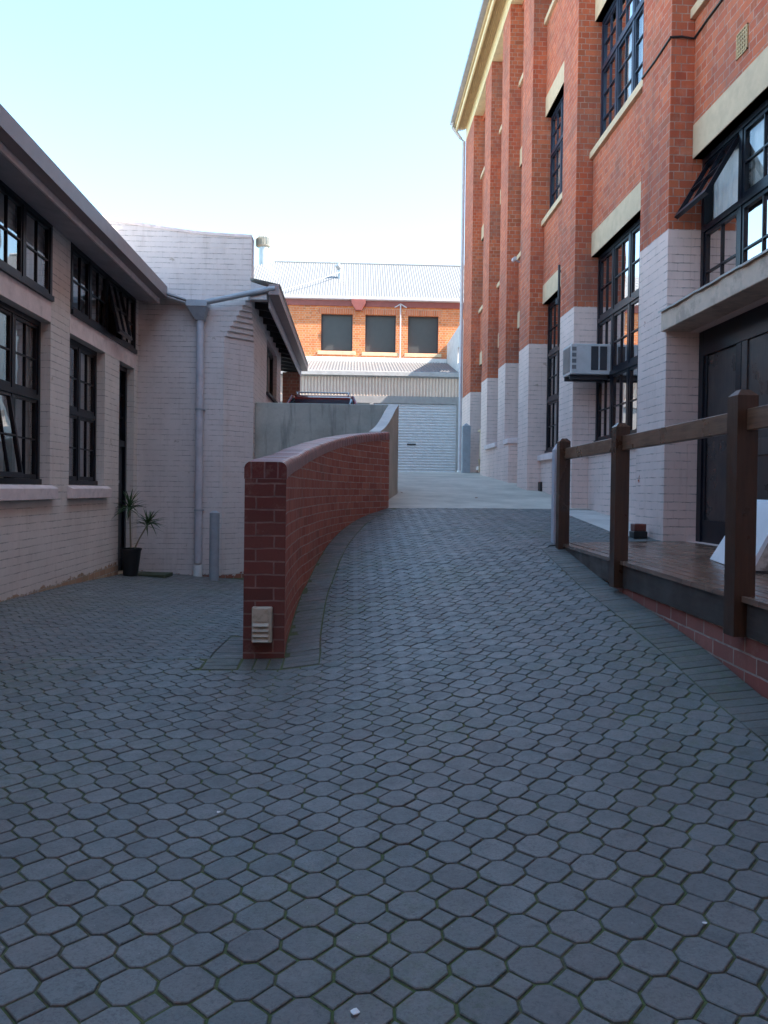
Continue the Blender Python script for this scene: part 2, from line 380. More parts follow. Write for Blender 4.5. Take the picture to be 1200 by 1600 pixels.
def wall(mb, ax, front, back, u0, u1, z0, z1, holes=(), mi=0):
    """wall slab across ax ('x': u is y, 'y': u is x) with rectangular holes (ua,ub,za,zb)"""
    us = sorted({u0, u1}|{h[0] for h in holes}|{h[1] for h in holes}); zs = sorted({z0, z1}|{h[2] for h in holes}|{h[3] for h in holes})
    us = [q for q in us if u0 <= q <= u1]; zs = [q for q in zs if z0 <= q <= z1]
    P = (lambda c, q, z: (c, q, z)) if ax == 'x' else (lambda c, q, z: (q, c, z))
    solid = {}
    for i in range(len(us)-1):
        for j in range(len(zs)-1):
            cu, cz = (us[i]+us[i+1])/2, (zs[j]+zs[j+1])/2
            solid[i, j] = not any(h[0] < cu < h[1] and h[2] < cz < h[3] for h in holes)
    for (i, j), sld in solid.items():
        if not sld: continue
        a, b, c, d = us[i], us[i+1], zs[j], zs[j+1]
        for pl in (front, back): mb.face([P(pl, a, c), P(pl, b, c), P(pl, b, d), P(pl, a, d)], mi)
        for di, dj, e in ((-1, 0, (a, a, c, d)), (1, 0, (b, b, c, d)), (0, -1, (a, b, c, c)), (0, 1, (a, b, d, d))):
            if not solid.get((i+di, j+dj), False):
                p, q, r_, s_ = e
                mb.face([P(front, p, r_), P(front, q, s_), P(back, q, s_), P(back, p, r_)], mi)
    return mb
def corr(mb, p0, du, dv, n, pitch, amp, nrm, mi=0, sub=6, prof='sin'):
    """corrugated sheet: runs n pitches along unit du, extends along vector dv"""
    p0, du, dv, nrm = Vector(p0), Vector(du), Vector(dv), Vector(nrm)
    i = len(mb.v); m = n*sub
    for k in range(m+1):
        t = k/sub
        h = math.sin(2*math.pi*t)*amp if prof == 'sin' else (amp if (t % 1) < .5 else -amp)
        q = p0+du*(pitch*t)+nrm*h; mb.v.append(tuple(q)); mb.v.append(tuple(q+dv))
    for k in range(m):
        mb.f.append((i+2*k, i+2*k+2, i+2*k+3, i+2*k+1)); mb.mi.append(mi); mb.uv.append(None)
    return mb

# ------------------------------------------------------------------ ground heights
ZR = [(-6, -.1), (0, 0), (2, .13), (3.48, .247), (4.19, .345), (4.76, .40), (5.92, .487), (7.67, .698), (8.1, .702), (8.7, .755), (11.2, .95), (14.2, 1.22), (16.6, 1.43), (21, 1.70), (22.5, 1.735), (26, 1.77), (60, 1.77)]
ZW = [(-6, 0), (0, 0), (3, .015), (4.3, .045), (5.09, .08), (5.6, .12), (6.63, .24), (7.23, .34), (8.13, .467), (8.9, .584), (9.73, .716), (10.45, .83), (11.2, .94), (12, 1.02), (13.5, 1.165), (16, 1.38), (21, 1.69), (26, 1.77), (60, 1.77)]
ZL = [(-6, 0), (5, .045), (7.9, .01), (9.7, -.045), (11.6, -.14), (12.9, -.195), (14, -.2)]
WP = smoothpts([(5.09, -.435), (5.6, -.452), (6.63, -.444), (7.23, -.40), (8.13, -.337), (8.91, -.246), (9.73, -.085), (10.45, .15), (11.2, .535)])
XWL = [(p[0], p[1]) for p in WP]
def xw(y): return interp(XWL, y)
def g(x, y):
    a = interp(ZW, y); b = interp(ZR, y); l = interp(ZL, y); xm = xw(y) if y < 11.2 else .6
    if y <= 5.09 or x > xm-.14:
        if x >= 1.95: return b
        if x >= xm: return a+(b-a)*(x-xm)/(1.95-xm)
        if y > 5.09: return a
        return l+(a-l)*max(0, (x+3.56)/(xm+3.56))
    q = interp([(5.09, .056), (8, -.08), (12.9, -.43), (14, -.45)], y)
    return l+(q-l)*min(1, max(0, (x+3.56)/2.9))

# =================================================================== SETTING: ground, paving
gm = MB(); gm.box(-400, 400, -400, 600, -1.4, -1.2); struct(gm.build('ground', m_joint))
sub = MB()   # bedding under the pavers, seen in the joints
def sheet(mb, xs, ys, fz, dz):
    for y0, y1 in zip(ys, ys[1:]):
        for x0, x1 in zip(xs, xs[1:]):
            mb.face([(x0, y0, fz(x0, y0)+dz), (x1, y0, fz(x1, y0)+dz), (x1, y1, fz(x1, y1)+dz), (x0, y1, fz(x0, y1)+dz)])
fr = lambda a, b, n: [a+(b-a)*i/n for i in range(n+1)]
sheet(sub, fr(-3.6, 3.6, 36), fr(-6, 5.09, 44), g, -.0065)
for y0, y1 in zip(fr(5.09, 13.5, 60), fr(5.09, 13.5, 60)[1:]):
    for s_ in range(14):      # right of the wall
        def X(y, k): a = (xw(y) if y < 11.2 else .5)-.05; return a+(3.6-a)*k/14
        sub.face([(X(yy, k), yy, g(max(X(yy, k), xw(yy)+.01), yy)-.0065) for yy, k in ((y0, s_), (y0, s_+1), (y1, s_+1), (y1, s_))])
    for s_ in range(12):      # courtyard left of the wall
        def X2(y, k): b = (xw(y) if y < 11.2 else .5)-.16; return -3.6+(b+3.6)*k/12
        sub.face([(X2(yy, k), yy, g(X2(yy, k)-.02, yy)-.0065) for yy, k in ((y0, s_), (y0, s_+1), (y1, s_+1), (y1, s_))])
struct(sub.build('ground', m_joint, smooth=True))

def clip(poly, a, b, c):
    """keep a*x+b*y<=c"""
    out = []
    for i in range(len(poly)):
        p, q = poly[i], poly[(i+1) % len(poly)]
        dp, dq = a*p[0]+b*p[1]-c, a*q[0]+b*q[1]-c
        if dp <= 0: out.append(p)
        if (dp < 0 < dq) or (dq < 0 < dp):
            t = dp/(dp-dq); out.append((p[0]+(q[0]-p[0])*t, p[1]+(q[1]-p[1])*t))
    return out
def area(p): return .5*abs(sum(p[i][0]*p[(i+1) % len(p)][1]-p[(i+1) % len(p)][0]*p[i][1] for i in range(len(p))))
def inset(poly, d):
    n = len(poly); cx = sum(p[0] for p in poly)/n; cy = sum(p[1] for p in poly)/n
    out = []
    for i in range(n):
        p0, p1, p2 = poly[i-1], poly[i], poly[(i+1) % n]
        e1 = Vector((p1[0]-p0[0], p1[1]-p0[1])); e2 = Vector((p2[0]-p1[0], p2[1]-p1[1]))
        if e1.length < 1e-6 or e2.length < 1e-6: out.append(p1); continue
        n1 = Vector((-e1.y, e1.x)).normalized(); n2 = Vector((-e2.y, e2.x)).normalized()
        if n1.dot(Vector((cx-p1[0], cy-p1[1]))) < 0: n1 = -n1
        if n2.dot(Vector((cx-p1[0], cy-p1[1]))) < 0: n2 = -n2
        m_ = (n1+n2); 
        if m_.length < .2: out.append(p1); continue
        m_ = m_/max(.35, (1+n1.dot(n2))); out.append((p1[0]+m_.x*d, p1[1]+m_.y*d))
    return out
def clean(poly, eps=.006):
    out = []
    for p in poly:
        if not out or math.hypot(p[0]-out[-1][0], p[1]-out[-1][1]) > eps: out.append(p)
    if len(out) > 1 and math.hypot(out[0][0]-out[-1][0], out[0][1]-out[-1][1]) <= eps: out.pop()
    return out
def paver(mb, poly, gap=.0042, top=0):
    poly = clean(poly)
    if len(poly) < 3 or area(poly) < .0006: return
    o = inset(poly, gap)
    if area(o) < .0004 or area(o) > area(poly): return
    i2 = inset(o, .0024)
    if area(i2) > area(o): return
    cx = sum(p[0] for p in poly)/len(poly); cy = sum(p[1] for p in poly)/len(poly)
    tx, ty, tz = random.gauss(0, .007), random.gauss(0, .007), random.gauss(0, .0009)+top
    def h(p, d): return g(p[0], p[1])+(p[0]-cx)*tx+(p[1]-cy)*ty+tz+d
    n = len(o); i = len(mb.v)
    for ring, d in ((o, -.02), (o, -.0022), (i2, 0)):
        mb.v += [(p[0], p[1], h(p, d)) for p in ring]
    for k in range(n):
        q = (k+1) % n
        for a in (0, 1): mb.f.append((i+a*n+k, i+a*n+q, i+(a+1)*n+q, i+(a+1)*n+k)); mb.mi.append(0); mb.uv.append(None)
    mb.f.append(tuple(i+2*n+k for k in range(n))); mb.mi.append(0); mb.uv.append(None)

PT = .14; A = .125*PT; H = PT/2
def rbord(y): return 1.83+.033*y-.235
deck_line = lambda y: 1.83+.033*y
pv = MB()
def place_tile(poly):
    cx = sum(p[0] for p in poly)/len(poly); cy = sum(p[1] for p in poly)/len(poly)
    ymin = min(p[1] for p in poly); ymax = max(p[1] for p in poly)
    poly = clip(poly, 1, 0, 3.5); poly = clip(poly, -1, 0, 3.56); poly = clip(poly, 0, 1, 12.9)
    if not poly: return
    # right border and deck
    if cy < 7.42: poly = clip(poly, 1, -.033, 1.83-.235)
    elif cy < 8.3 and cx > 2.0: poly = clip(poly, .35, -1, -7.49+.35*2.0)
    if not poly: return
    # curved wall
    if ymax > 4.80:
        if cy < 4.80 or (ymin < 4.80 and -.95 < cx < -.19):
            if -.95 < cx < -.19: poly = clip(poly, 0, 1, 4.80)
        else:
            yy = min(cy, 11.2); d = .12
            sl = (xw(min(yy+d, 11.2))-xw(max(yy-d, 5.09)))/(2*d) if 5.2 < yy < 11.1 else (0 if yy < 5.5 else .5)
            cs = math.sqrt(1+sl*sl)
            xr = xw(yy)+.24*cs*interp([(9.5, 1), (11.2, .55)], yy); xl = xw(yy)-(.275+.23)*cs
            if cx > xw(yy)-.13:
                poly = clip(poly, -1, sl, -xr+sl*cy); poly = clip(poly, 0, 1, 11.13)
            else:
                if cy > 6.2 : xl = xw(yy)-.275*cs
                poly = clip(poly, 1, -sl, xl-sl*cy)
    if poly: paver(pv, poly)
nx0, nx1 = int(-3.7/PT)-1, int(3.6/PT)+1
for j in range(int(.3/PT), int(13/PT)+1):
    for i in range(nx0, nx1+1):
        cx, cy = i*PT+.04, j*PT+.02
        if cx > 2.1 and cy < 7.3: continue
        jx = lambda: random.gauss(0, .0008)
        dx, dy = jx(), jx()
        place_tile([(cx+dx+a, cy+dy+b) for a, b in ((-A, -H), (A, -H), (H, -A), (H, A), (A, H), (-A, H), (-H, A), (-H, -A))])
        s_ = H-A; sx, sy = cx+H+jx(), cy+H+jx()
        place_tile([(sx, sy-s_), (sx+s_, sy), (sx, sy+s_), (sx-s_, sy)])
struct(pv.build('paving', m_pave))
# border courses
bd = MB()
y = -.5
while y < 7.38:
    x1_, x0_ = deck_line(y)-.004, rbord(y)
    paver(bd, [(x0_, y), (x1_, y), (x1_+.003, y+.082), (x0_+.003, y+.082)], .003); y += .082
def path_border(offa, offb, s0, s1, taper=None):
    pts = [(p[1], p[0]) for p in WP]; pts = [(pts[0][0]+.006, 4.8)]+pts
    fine = []
    for a, b in zip(pts, pts[1:]):
        for k in range(10): fine.append((a[0]+(b[0]-a[0])*k/10, a[1]+(b[1]-a[1])*k/10))
    acc = 0; last = None; s = 0
    for a, b in zip(fine, fine[1:]):
        s += math.hypot(b[0]-a[0], b[1]-a[1])
        if s-acc >= .082 or last is None:
            d = Vector((b[0]-a[0], b[1]-a[1])).normalized(); nrm = Vector((d.y, -d.x)); oa, ob = offa, offb
            if taper: ob = oa+(offb-offa)*interp(taper, b[1])
            cur = ((b[0]+nrm.x*oa, b[1]+nrm.y*oa), (b[0]+nrm.x*ob, b[1]+nrm.y*ob))
            if last and s0 < b[1] < s1: paver(bd, [last[0], last[1], cur[1], cur[0]], .003)
            last = cur; acc = s
path_border(.004, .235, 4.9, 11.15, [(9.5, 1), (11.2, .55)])
path_border(-.50, -.279, 4.85, 6.2)
for k in range(3): paver(bd, [(-.70+k*.09, 4.81), (-.615+k*.09, 4.81), (-.615+k*.09, 5.07), (-.70+k*.09, 5.07)], .003)
struct(bd.build('border_paving', m_bord))
# concrete driveway beyond, and the upper car park level
dv = MB()
def gd(x, y):
    z = g(x, y)
    if x < .62 and y > 13.55: return 1.76
    if x < .78 and y > 13.55: return 1.76+(z-1.76)*(x-.62)/.16
    return z
sheet(dv, [.36, .61, .66, .70, .74, .78, 1.1, 1.5, 2.0, 2.6, 3.2, 3.9, 4.6], [11.15]+fr(11.6, 26, 32)+[29.8], lambda x, y: gd(max(x, .56), y) if x < .7 and y < 13.5 else gd(x, y), .0)
sheet(dv, [-9, -4, -1.6, .36], [13.65, 18, 26, 29.8], lambda x, y: 1.76, .0)
struct(dv.build('driveway', m_drive, smooth=True))
ap = MB()
sheet(ap, [2.95, 3.25, 3.52], fr(8.3, 11.0, 10), g, .004)
struct(ap.build('path', m_apron))

# =================================================================== windows
def window(parent, sgn, xp, y0, y1, z0, z1, cols, rows, panes, opens=(), fmat=None, curtain=True, fw=.06, name='window', depth=.09, cur_sk=()):
    """sgn = +1 faces +x, -1 faces -x. rows = list of z boundaries, panes = (nc,nr) per row"""
    fmat = fmat or m_navy
    D = lambda d: xp+sgn*d
    fb = MB()
    bx = lambda mb, d0, d1, a, b, c, d_, mi=0: mb.box(D(d0), D(d1), a, b, c, d_, mi)
    bx(fb, -depth, 0, y0, y0+fw, z0, z1); bx(fb, -depth, 0, y1-fw, y1, z0, z1)
    bx(fb, -depth, .002, y0+fw, y1-fw, z1-fw, z1); bx(fb, -depth, .025, y0+.001, y1-.001, z0-.001, z0+fw)
    ys = [y0+(y1-y0)*k/cols for k in range(cols+1)]
    for yy in ys[1:-1]: bx(fb, -depth, -.003, yy-fw*.55, yy+fw*.55, z0+fw, z1-fw)
    for zz in rows[1:-1]: bx(fb, -depth, .006, y0+fw, y1-fw, zz-fw*.5, zz+fw*.5)
    o = fb.build(name, fmat, parent)
    for ci in range(cols):
        for ri in range(len(rows)-1):
            a = ys[ci]+(fw if ci == 0 else fw*.55)+.003; b = ys[ci+1]-(fw if ci == cols-1 else fw*.55)-.003
            c = rows[ri]+(fw if ri == 0 else fw*.5)+.003; d = rows[ri+1]-(fw if ri == len(rows)-2 else fw*.5)-.003
            nc, nr = panes[ri] if isinstance(panes, list) else panes
            sb = MB(); e0, e1 = -.055, -.012; st = .034
            bx(sb, e0, e1, a, a+st, c, d); bx(sb, e0, e1, b-st, b, c, d); bx(sb, e0, e1, a+st, b-st, d-st, d); bx(sb, e0, e1, a+st, b-st, c, c+st*1.5)
            for k in range(1, nc): yy = a+(b-a)*k/nc; bx(sb, e0+.006, e1-.004, yy-.008, yy+.008, c+st, d-st)
            for k in range(1, nr): zz = c+(d-c)*k/nr; bx(sb, e0+.008, e1-.002, a+st, b-st, zz-.008, zz+.008)
            sb.face([(D(-.034), a+st*.5, c+st*.5), (D(-.034), b-st*.5, c+st*.5), (D(-.034), b-st*.5, d-st*.5), (D(-.034), a+st*.5, d-st*.5)], 1)
            ang = dict(opens).get((ci, ri))
            if (ci, ri) in cur_sk: continue
            s_o = sb.build('sash', [fmat, m_glass], o, piv=(D(-.01), a, d) if ang else None)
            if ang:
                s_o.rotation_euler = (0, -sgn*R_(ang), 0)
    if curtain:
        cb = MB(); n = int((y1-y0)/.02); dd = -depth-.012
        pr = None
        random.seed(int(abs(y0*77+z0*13)))
        ph = random.random()*6; 
        for k in range(n+1):
            yy = y0+(y1-y0)*k/n; q = .007*math.sin(yy*62+ph)+.004*math.sin(yy*23+2*ph)
            cur = D(dd+q)
            gapc = False
            if pr is not None and not gapc: cb.face([(pr[0], pr[1], z0-.02), (cur, yy, z0-.02), (cur, yy, z1-.02), (pr[0], pr[1], z1-.02)])
            pr = (cur, yy)
        cb.build('curtain', m_curt, o, smooth=True)
    return o

# =================================================================== LEFT BUILDING
XL = -3.56
LB = thing('brick_building', 'low painted brick building along the left with black small-paned windows', 'building', (-6, 6, 0))
holes = [(6.92, 9.21, 3.355, 4.262), (9.82, 12.70, 3.355, 4.262), (7.08, 9.20, 1.205, 3.112), (9.81, 11.19, 1.205, 3.112), (11.87, 12.66, -.16, 3.112),
         (2.2, 4.4, 1.205, 3.112), (2.2, 4.4, 3.355, 4.262)]
wl = MB(); wall(wl, 'x', XL, XL-.28, -6, 12.88, -1.1, 4.262, holes)
wall(wl, 'x', -9.0, -9.3, -6, 12.88, -1.1, 6.2); wall(wl, 'y', -6, -5.7, -9.0, XL-.28, -1.1, 4.26)
wl.build('wall', m_left, LB)
lt = MB(); lt.box(XL-.02, XL+.003, -6, 9.2, 3.115, 3.352); lt.box(XL-.02, XL+.003, 9.8, 12.75, 3.115, 3.352); lt.build('lintel', m_sill, LB)
fl = MB(); fl.box(-9, XL-.28, -5.7, 12.85, -.3, -.16); fl.box(-9, XL-.30, -5.7, 12.85, 4.5, 4.55); fl.build('ceiling', m_inner, LB)
rf = MB(); corr(rf, (-3.10, -6, 4.45), (0, 1, 0), (-6.3, 0, 2.0), 250, .076, .009, (.3, 0, .95), sub=4); rf.build('roof', m_lroof, LB)
gt = MB(); gt.ext([(-3.03, 4.44), (-3.05, 4.44), (-3.05, 4.275), (-3.17, 4.275), (-3.17, 4.26), (-3.035, 4.26)], 'y', -6, 12.62)
gt.box(-3.17, -3.035, 12.62, 12.63, 4.26, 4.44); gt.build('gutter', m_gutter, LB)
fa = MB(); fa.box(-3.20, -3.172, -6, 12.7, 4.185, 4.40); fa.build('fascia', m_sill, LB, bevel=.003)
sf = MB()
for k in range(5):
    x = -3.215-k*.068; z = 4.195+k*.012
    sf.box(x-.058, x, -6, 12.78, z, z+.02)
sf.box(-3.56, -3.2, -6, 12.8, 4.275, 4.285)
sf.build('soffit', m_slat, LB)
for ya, yb in ((7.0, 9.29), (9.76, 11.32), (2.1, 4.5)):
    sb_ = MB(); sb_.ext([(XL-.11, 1.204), (XL-.11, 1.08), (XL+.0, 1.08), (XL+.0, 1.035), (XL+.07, 1.035), (XL+.07, 1.165), (XL, 1.202)], 'y', ya, yb); sb_.build('sill', m_sill, LB, bevel=.006)
window(LB, 1, XL+.012, 6.92, 9.21, 3.355, 4.262, 3, [3.355, 4.262], (2, 2))
window(LB, 1, XL+.012, 9.82, 12.70, 3.355, 4.262, 4, [3.355, 4.262], (2, 2), opens=[((2, 0), 13)], curtain=False)
window(LB, 1, XL-.115, 7.08, 9.20, 1.21, 3.112, 3, [1.21, 2.22, 3.112], (2, 2), opens=[((1, 0), 9)])
window(LB, 1, XL-.115, 9.81, 11.19, 1.21, 3.112, 2, [1.21, 2.16, 3.112], (2, 2))
window(LB, 1, XL+.012, 2.2, 4.4, 3.355, 4.262, 3, [3.355, 4.262], (2, 2)); window(LB, 1, XL-.115, 2.2, 4.4, 1.21, 3.112, 3, [1.21, 2.2, 3.112], (2, 2))
dr = MB(); X0 = XL-.17
dr.box(X0-.05, X0+.06, 11.87, 11.95, -.16, 3.11); dr.box(X0-.05, X0+.06, 12.58, 12.66, -.16, 3.11); dr.box(X0-.05, X0+.06, 11.95, 12.58, 3.03, 3.11); dr.box(X0-.05, X0+.05, 11.95, 12.58, 1.83, 1.93)
dr.box(X0-.03, X0+.02, 11.955, 12.575, -.15, 1.83); dr.box(X0-.015, X0-.005, 11.95, 12.58, 1.93, 3.03)
for zz in (2.3, 2.66): dr.box(X0-.02, X0+.02, 11.95, 12.58, zz-.015, zz+.015)
dr.box(X0+.02, X0+.03, 12.04, 12.5, .05, .75); dr.box(X0+.02, X0+.03, 12.04, 12.5, .95, 1.7)
d_o = dr.build('door', m_navy, LB, bevel=.003)
hd = MB(); hd.tube([(X0+.02, 12.06, 1.27), (X0+.09, 12.06, 1.27)], [.012, .02], 10); hd.tube([(X0+.09, 12.06, 1.27), (X0+.12, 12.06, 1.27)], [.032, .026], 12); hd.build('handle', m_zinc, d_o, smooth=True)

# =================================================================== CORNER BUILDING
CB = thing('brick_building', 'pale painted brick building at the end of the courtyard with curved parapet and stepped corbels', 'building', (-4, 15, 0))
YC = 12.88
top = smoothpts([(-9.3, 6.3), (-6, 6.0), (-4.04, 5.60), (-3.23, 5.48), (-2.49, 5.40), (-1.715, 5.37)], 5)
cw = MB()
for (xa, za), (xb, zb) in zip(top, top[1:]):
    lo = -1.1
    if xb <= -2.15: pass
    cw.ext([(xa, lo if xb < -2.1 else 4.49), (xb, lo if xb < -2.1 else 4.49), (xb, zb), (xa, za)], 'y', YC, YC+.3) if xb < -2.155 or xa > -2.155 else None
    if xa < -2.155 < xb:
        zc = za+(zb-za)*(-2.155-xa)/(xb-xa)
        cw.ext([(xa, lo), (-2.155, lo), (-2.155, zc), (xa, za)], 'y', YC, YC+.3); cw.ext([(-2.155, 4.49), (xb, 4.49), (xb, zb), (-2.155, zc)], 'y', YC, YC+.3)
# fix columns right of the chamfer start: only above the corbel
cw.prism([(-2.155, YC), (-1.715, YC+.42), (-1.95, YC+.62), (-2.38, YC+.3)], -1.1, 4.49)
for i in range(9):
    k = (i+1)/9
    cw.prism([(-2.16, YC), (-2.155+.44*k, YC+.001), (-1.716, YC+.42*(1-k)+.001), (-1.716, YC+.44), (-2.3, YC+.3)], 3.715+.086*i, 3.715+.086*(i+1)-.001)
cw.box(-2.015, -1.717, YC+.3, YC+.45, 4.49, 4.62)
wall(cw, 'x', -1.715, -2.0, YC+.42, 18.23, -1.1, 4.45, [(15.3, 17.3, 3.1, 4.15)])
wall(cw, 'x', -9.0, -9.3, YC+.3, 18.23, -1.1, 6.3); wall(cw, 'y', 18.23, 17.95, -9.0, -2.0, -1.1, 4.6)
cw.build('wall', m_corner, CB)
cp = MB()
for (xa, za), (xb, zb) in zip(top, top[1:]):
    cp.ext([(xa, za-.02), (xb, zb-.02), (xb, zb+.028), (xa, za+.028)], 'y', YC-.012, YC+.312)
cp.build('parapet_coping', m_sill, CB)
rb = MB()
rb.face([(-1.22, 12.68, 4.54), (-1.22, 20.8, 4.54), (-9, 20.8, 6.1), (-9, YC+.3, 6.1), (-2.0, YC+.3, 4.70), (-1.715, YC+.3, 4.64), (-1.715, 12.68, 4.64)])
rb.face([(-1.22, 12.68, 4.51), (-1.22, 20.8, 4.51), (-9, 20.8, 6.07), (-9, YC+.3, 6.07), (-2.0, YC+.3, 4.67), (-1.715, YC+.3, 4.61), (-1.715, 12.68, 4.61)])
rb.build('roof', m_lroof, CB)
eb = MB(); eb.ext([(-1.700, 4.29), (-1.44, 4.29), (-1.44, 4.50), (-1.700, 4.575)], 'y', 12.70, 12.872); eb.build('eave_box', m_zinc, CB)
gb = MB(); gb.ext([(-1.235, 4.53), (-1.26, 4.53), (-1.26, 4.375), (-1.40, 4.375), (-1.40, 4.36), (-1.235, 4.36)], 'y', 12.66, 20.8); gb.box(-1.405, -1.234, 12.64, 12.66, 4.36, 4.53); gb.build('gutter', m_gutter, CB)
fb_ = MB(); fb_.box(-1.43, -1.405, 12.88, 20.8, 4.20, 4.48); fb_.build('fascia', m_pgrey, CB)
rt = MB()
for yy in fr(13.4, 20.7, 12): rt.ext([(-4.5, 4.82), (-1.44, 4.25), (-1.44, 4.36), (-4.5, 4.93)], 'y', yy-.025, yy+.025)
rt.box(-2.0, -1.44, 13.2, 20.75, 4.40, 4.42); rt.build('rafters', m_dark, CB)
bp = MB(); bp.box(-1.86, -1.42, 20.3, 20.65, 1.7, 4.25); bp.build('brick_pier', brick_mat('deep_red_brick', (.25, .06, .04), (.33, .1, .06), (.35, .25, .2)), CB)  # pier in a deep red brick of its own
window(CB, 1, -1.80, 15.3, 17.3, 3.1, 4.15, 2, [3.1, 4.15], (1, 1), curtain=False)
ws = MB(); ws.box(-1.80, -1.66, 15.22, 17.38, 3.04, 3.098); ws.build('sill', m_dark, CB, bevel=.004)
# rainwater goods of the corner building
rh = MB(); rh.box(-2.73, -2.395, 12.60, 12.872, 4.14, 4.235)
i = len(rh.v)
a, b = [(-2.72, 12.61), (-2.405, 12.61), (-2.405, 12.87), (-2.72, 12.87)], [(-2.60, 12.72), (-2.46, 12.72), (-2.46, 12.86), (-2.60, 12.86)]
rh.v += [(p[0], p[1], 4.14) for p in a]+[(p[0], p[1], 3.94) for p in b]
for k in range(4): rh.f.append((i+k, i+(k+1) % 4, i+4+(k+1) % 4, i+4+k)); rh.mi.append(0); rh.uv.append(None)
rh.face([(-3.32, 12.58, 4.43), (-2.73, 12.58, 4.245), (-2.73, 12.87, 4.245), (-3.32, 12.87, 4.43)]); rh.face([(-3.32, 12.58, 4.40), (-2.73, 12.58, 4.225), (-2.73, 12.58, 4.245), (-3.32, 12.58, 4.43)])
rh.build('rainwater_head', m_grey, CB)
dp = MB(); dp.tube([(-2.53, 12.79, 3.97), (-2.53, 12.79, -.05)], .062, 18); dpo = dp.build('downpipe', m_pgrey, CB, smooth=True)
for z in (2.48, .82):
    cl = MB(); cl.tube([(-2.53, 12.79, z-.015), (-2.53, 12.79, z+.015)], .069, 18); cl.box(-2.61, -2.45, 12.84, 12.875, z-.012, z+.012)
    cl.build('bracket', m_grey, dpo)
wc = MB(); wc.tube([(-2.535, 12.79, -.08), (-2.535, 12.79, -.34)], .078, 18); wc.build('pipe_foot', m_white, dpo, smooth=True)
dg = MB(); dg.tube([(-2.42, 12.66, 4.215), (-2.0, 12.66, 4.31), (-1.38, 12.66, 4.455), (-1.30, 12.66, 4.46)], .046, 14); dg.build('eave_downpipe', m_grey, CB, smooth=True)

def bollard(x, y, z0, z1, wd, m, label, roundp=False):
    o = MB()
    if roundp: o.tube([(x, y, z0), (x, y, z1)], wd/2, 20); o.tube([(x, y, z1), (x, y, z1+.03)], [wd/2, wd*.2], 20)
    else:
        h = wd/2; o.box(x-h, x+h, y-h, y+h, z0, z1)
        i = len(o.v); o.v += [(x-h, y-h, z1), (x+h, y-h, z1), (x+h, y+h, z1), (x-h, y+h, z1), (x, y, z1+.09)]
        for k in range(4): o.f.append((i+k, i+(k+1) % 4, i+4)); o.mi.append(0); o.uv.append(None)
    return tag(o.build('bollard', m, smooth=roundp), label, 'bollard')
bollard(-2.16, 12.2, -.4, .80, .155, m_grey, 'grey steel bollard beside the white-footed downpipe in the courtyard corner', True)
bollard(2.06, 7.62, .6, 1.62, .10, m_pgrey, 'pale grey square post with pointed cap at the far end of the timber railing')
bollard(3.08, 20.8, 1.6, 2.95, .21, m_grey, 'grey post standing against the far brick pier near the roller door')

# =================================================================== POTTED PLANT + MAT
def px_plant():
    bx_, by = -3.36, 11.85; z0 = g(bx_, by)
    T = thing('potted_plant', 'two-stemmed spiky plant in a black pot beside the dark door', 'plant', (bx_, by, z0))
    p = MB(); prof = [(.10, 0), (.155, .40), (.165, .40), (.165, .43), (.14, .43), (.135, .38)]
    p.tube([(bx_, by, z0+.001), (bx_, by, z0+.39), (bx_, by, z0+.39), (bx_, by, z0+.42), (bx_, by, z0+.42), (bx_, by, z0+.38)], [.105, .152, .163, .163, .145, .143], 24)
    p.build('pot', m_black, T)
    random.seed(3)
    for (pts, hl, n) in (([(0, 0, .38), (-.01, 0, .7), (-.02, .0, 1.04)], .40, 58), ([(.04, 0, .38), (.13, -.03, .56), (.27, -.05, .80)], .36, 48)):
        pts = [(bx_+a, by+b, z0+c) for a, b, c in pts]
        st = MB(); st.tube(pts, [.014, .012, .011], 8); st.build('stem', m_stem, T, smooth=True)
        lf = MB(); c = Vector(pts[-1]); d0 = (c-Vector(pts[1])).normalized()
        for k in range(n):
            az = random.random()*6.283; el = R_(random.uniform(-35, 75)); ln = hl*random.uniform(.7, 1.08)
            d = Vector((math.cos(az)*math.cos(el), math.sin(az)*math.cos(el), math.sin(el)))+d0*.3; d.normalize()
            side = d.cross(Vector((0, 0, 1))).normalized(); q = c+d0*random.uniform(-.05, .05); pr = None
            for s in range(8):
                t = s/7; pt = q+d*ln*t+Vector((0, 0, -.30*ln*t*t)); w_ = .011*(1-t**2)*min(1, .5+t*3)+.0008
                cur = (pt-side*w_, pt+side*w_, pt+Vector((0, 0, -w_*.6)))
                if pr: lf.face([pr[0], cur[0], cur[2], pr[2]]); lf.face([pr[2], cur[2], cur[1], pr[1]])
                pr = cur
        lf.build('leaves', m_leaf, T)
px_plant()
mt = MB(); mx, my = -3.08, 12.1
for y0_ in [0]:
    z = max(g(mx-.25, my-.2), g(mx+.25, my+.2), g(mx-.25, my+.2))+.004
    mt.prism([(mx-.28, my-.15), (mx+.22, my-.2), (mx+.26, my+.18), (mx-.24, my+.22)], [g(mx, my)-.01]*4, [z+.012]*4)
tag(mt.build('doormat', m_mat, bevel=.004), 'flat dark green mat on the paving right of the black plant pot', 'mat')

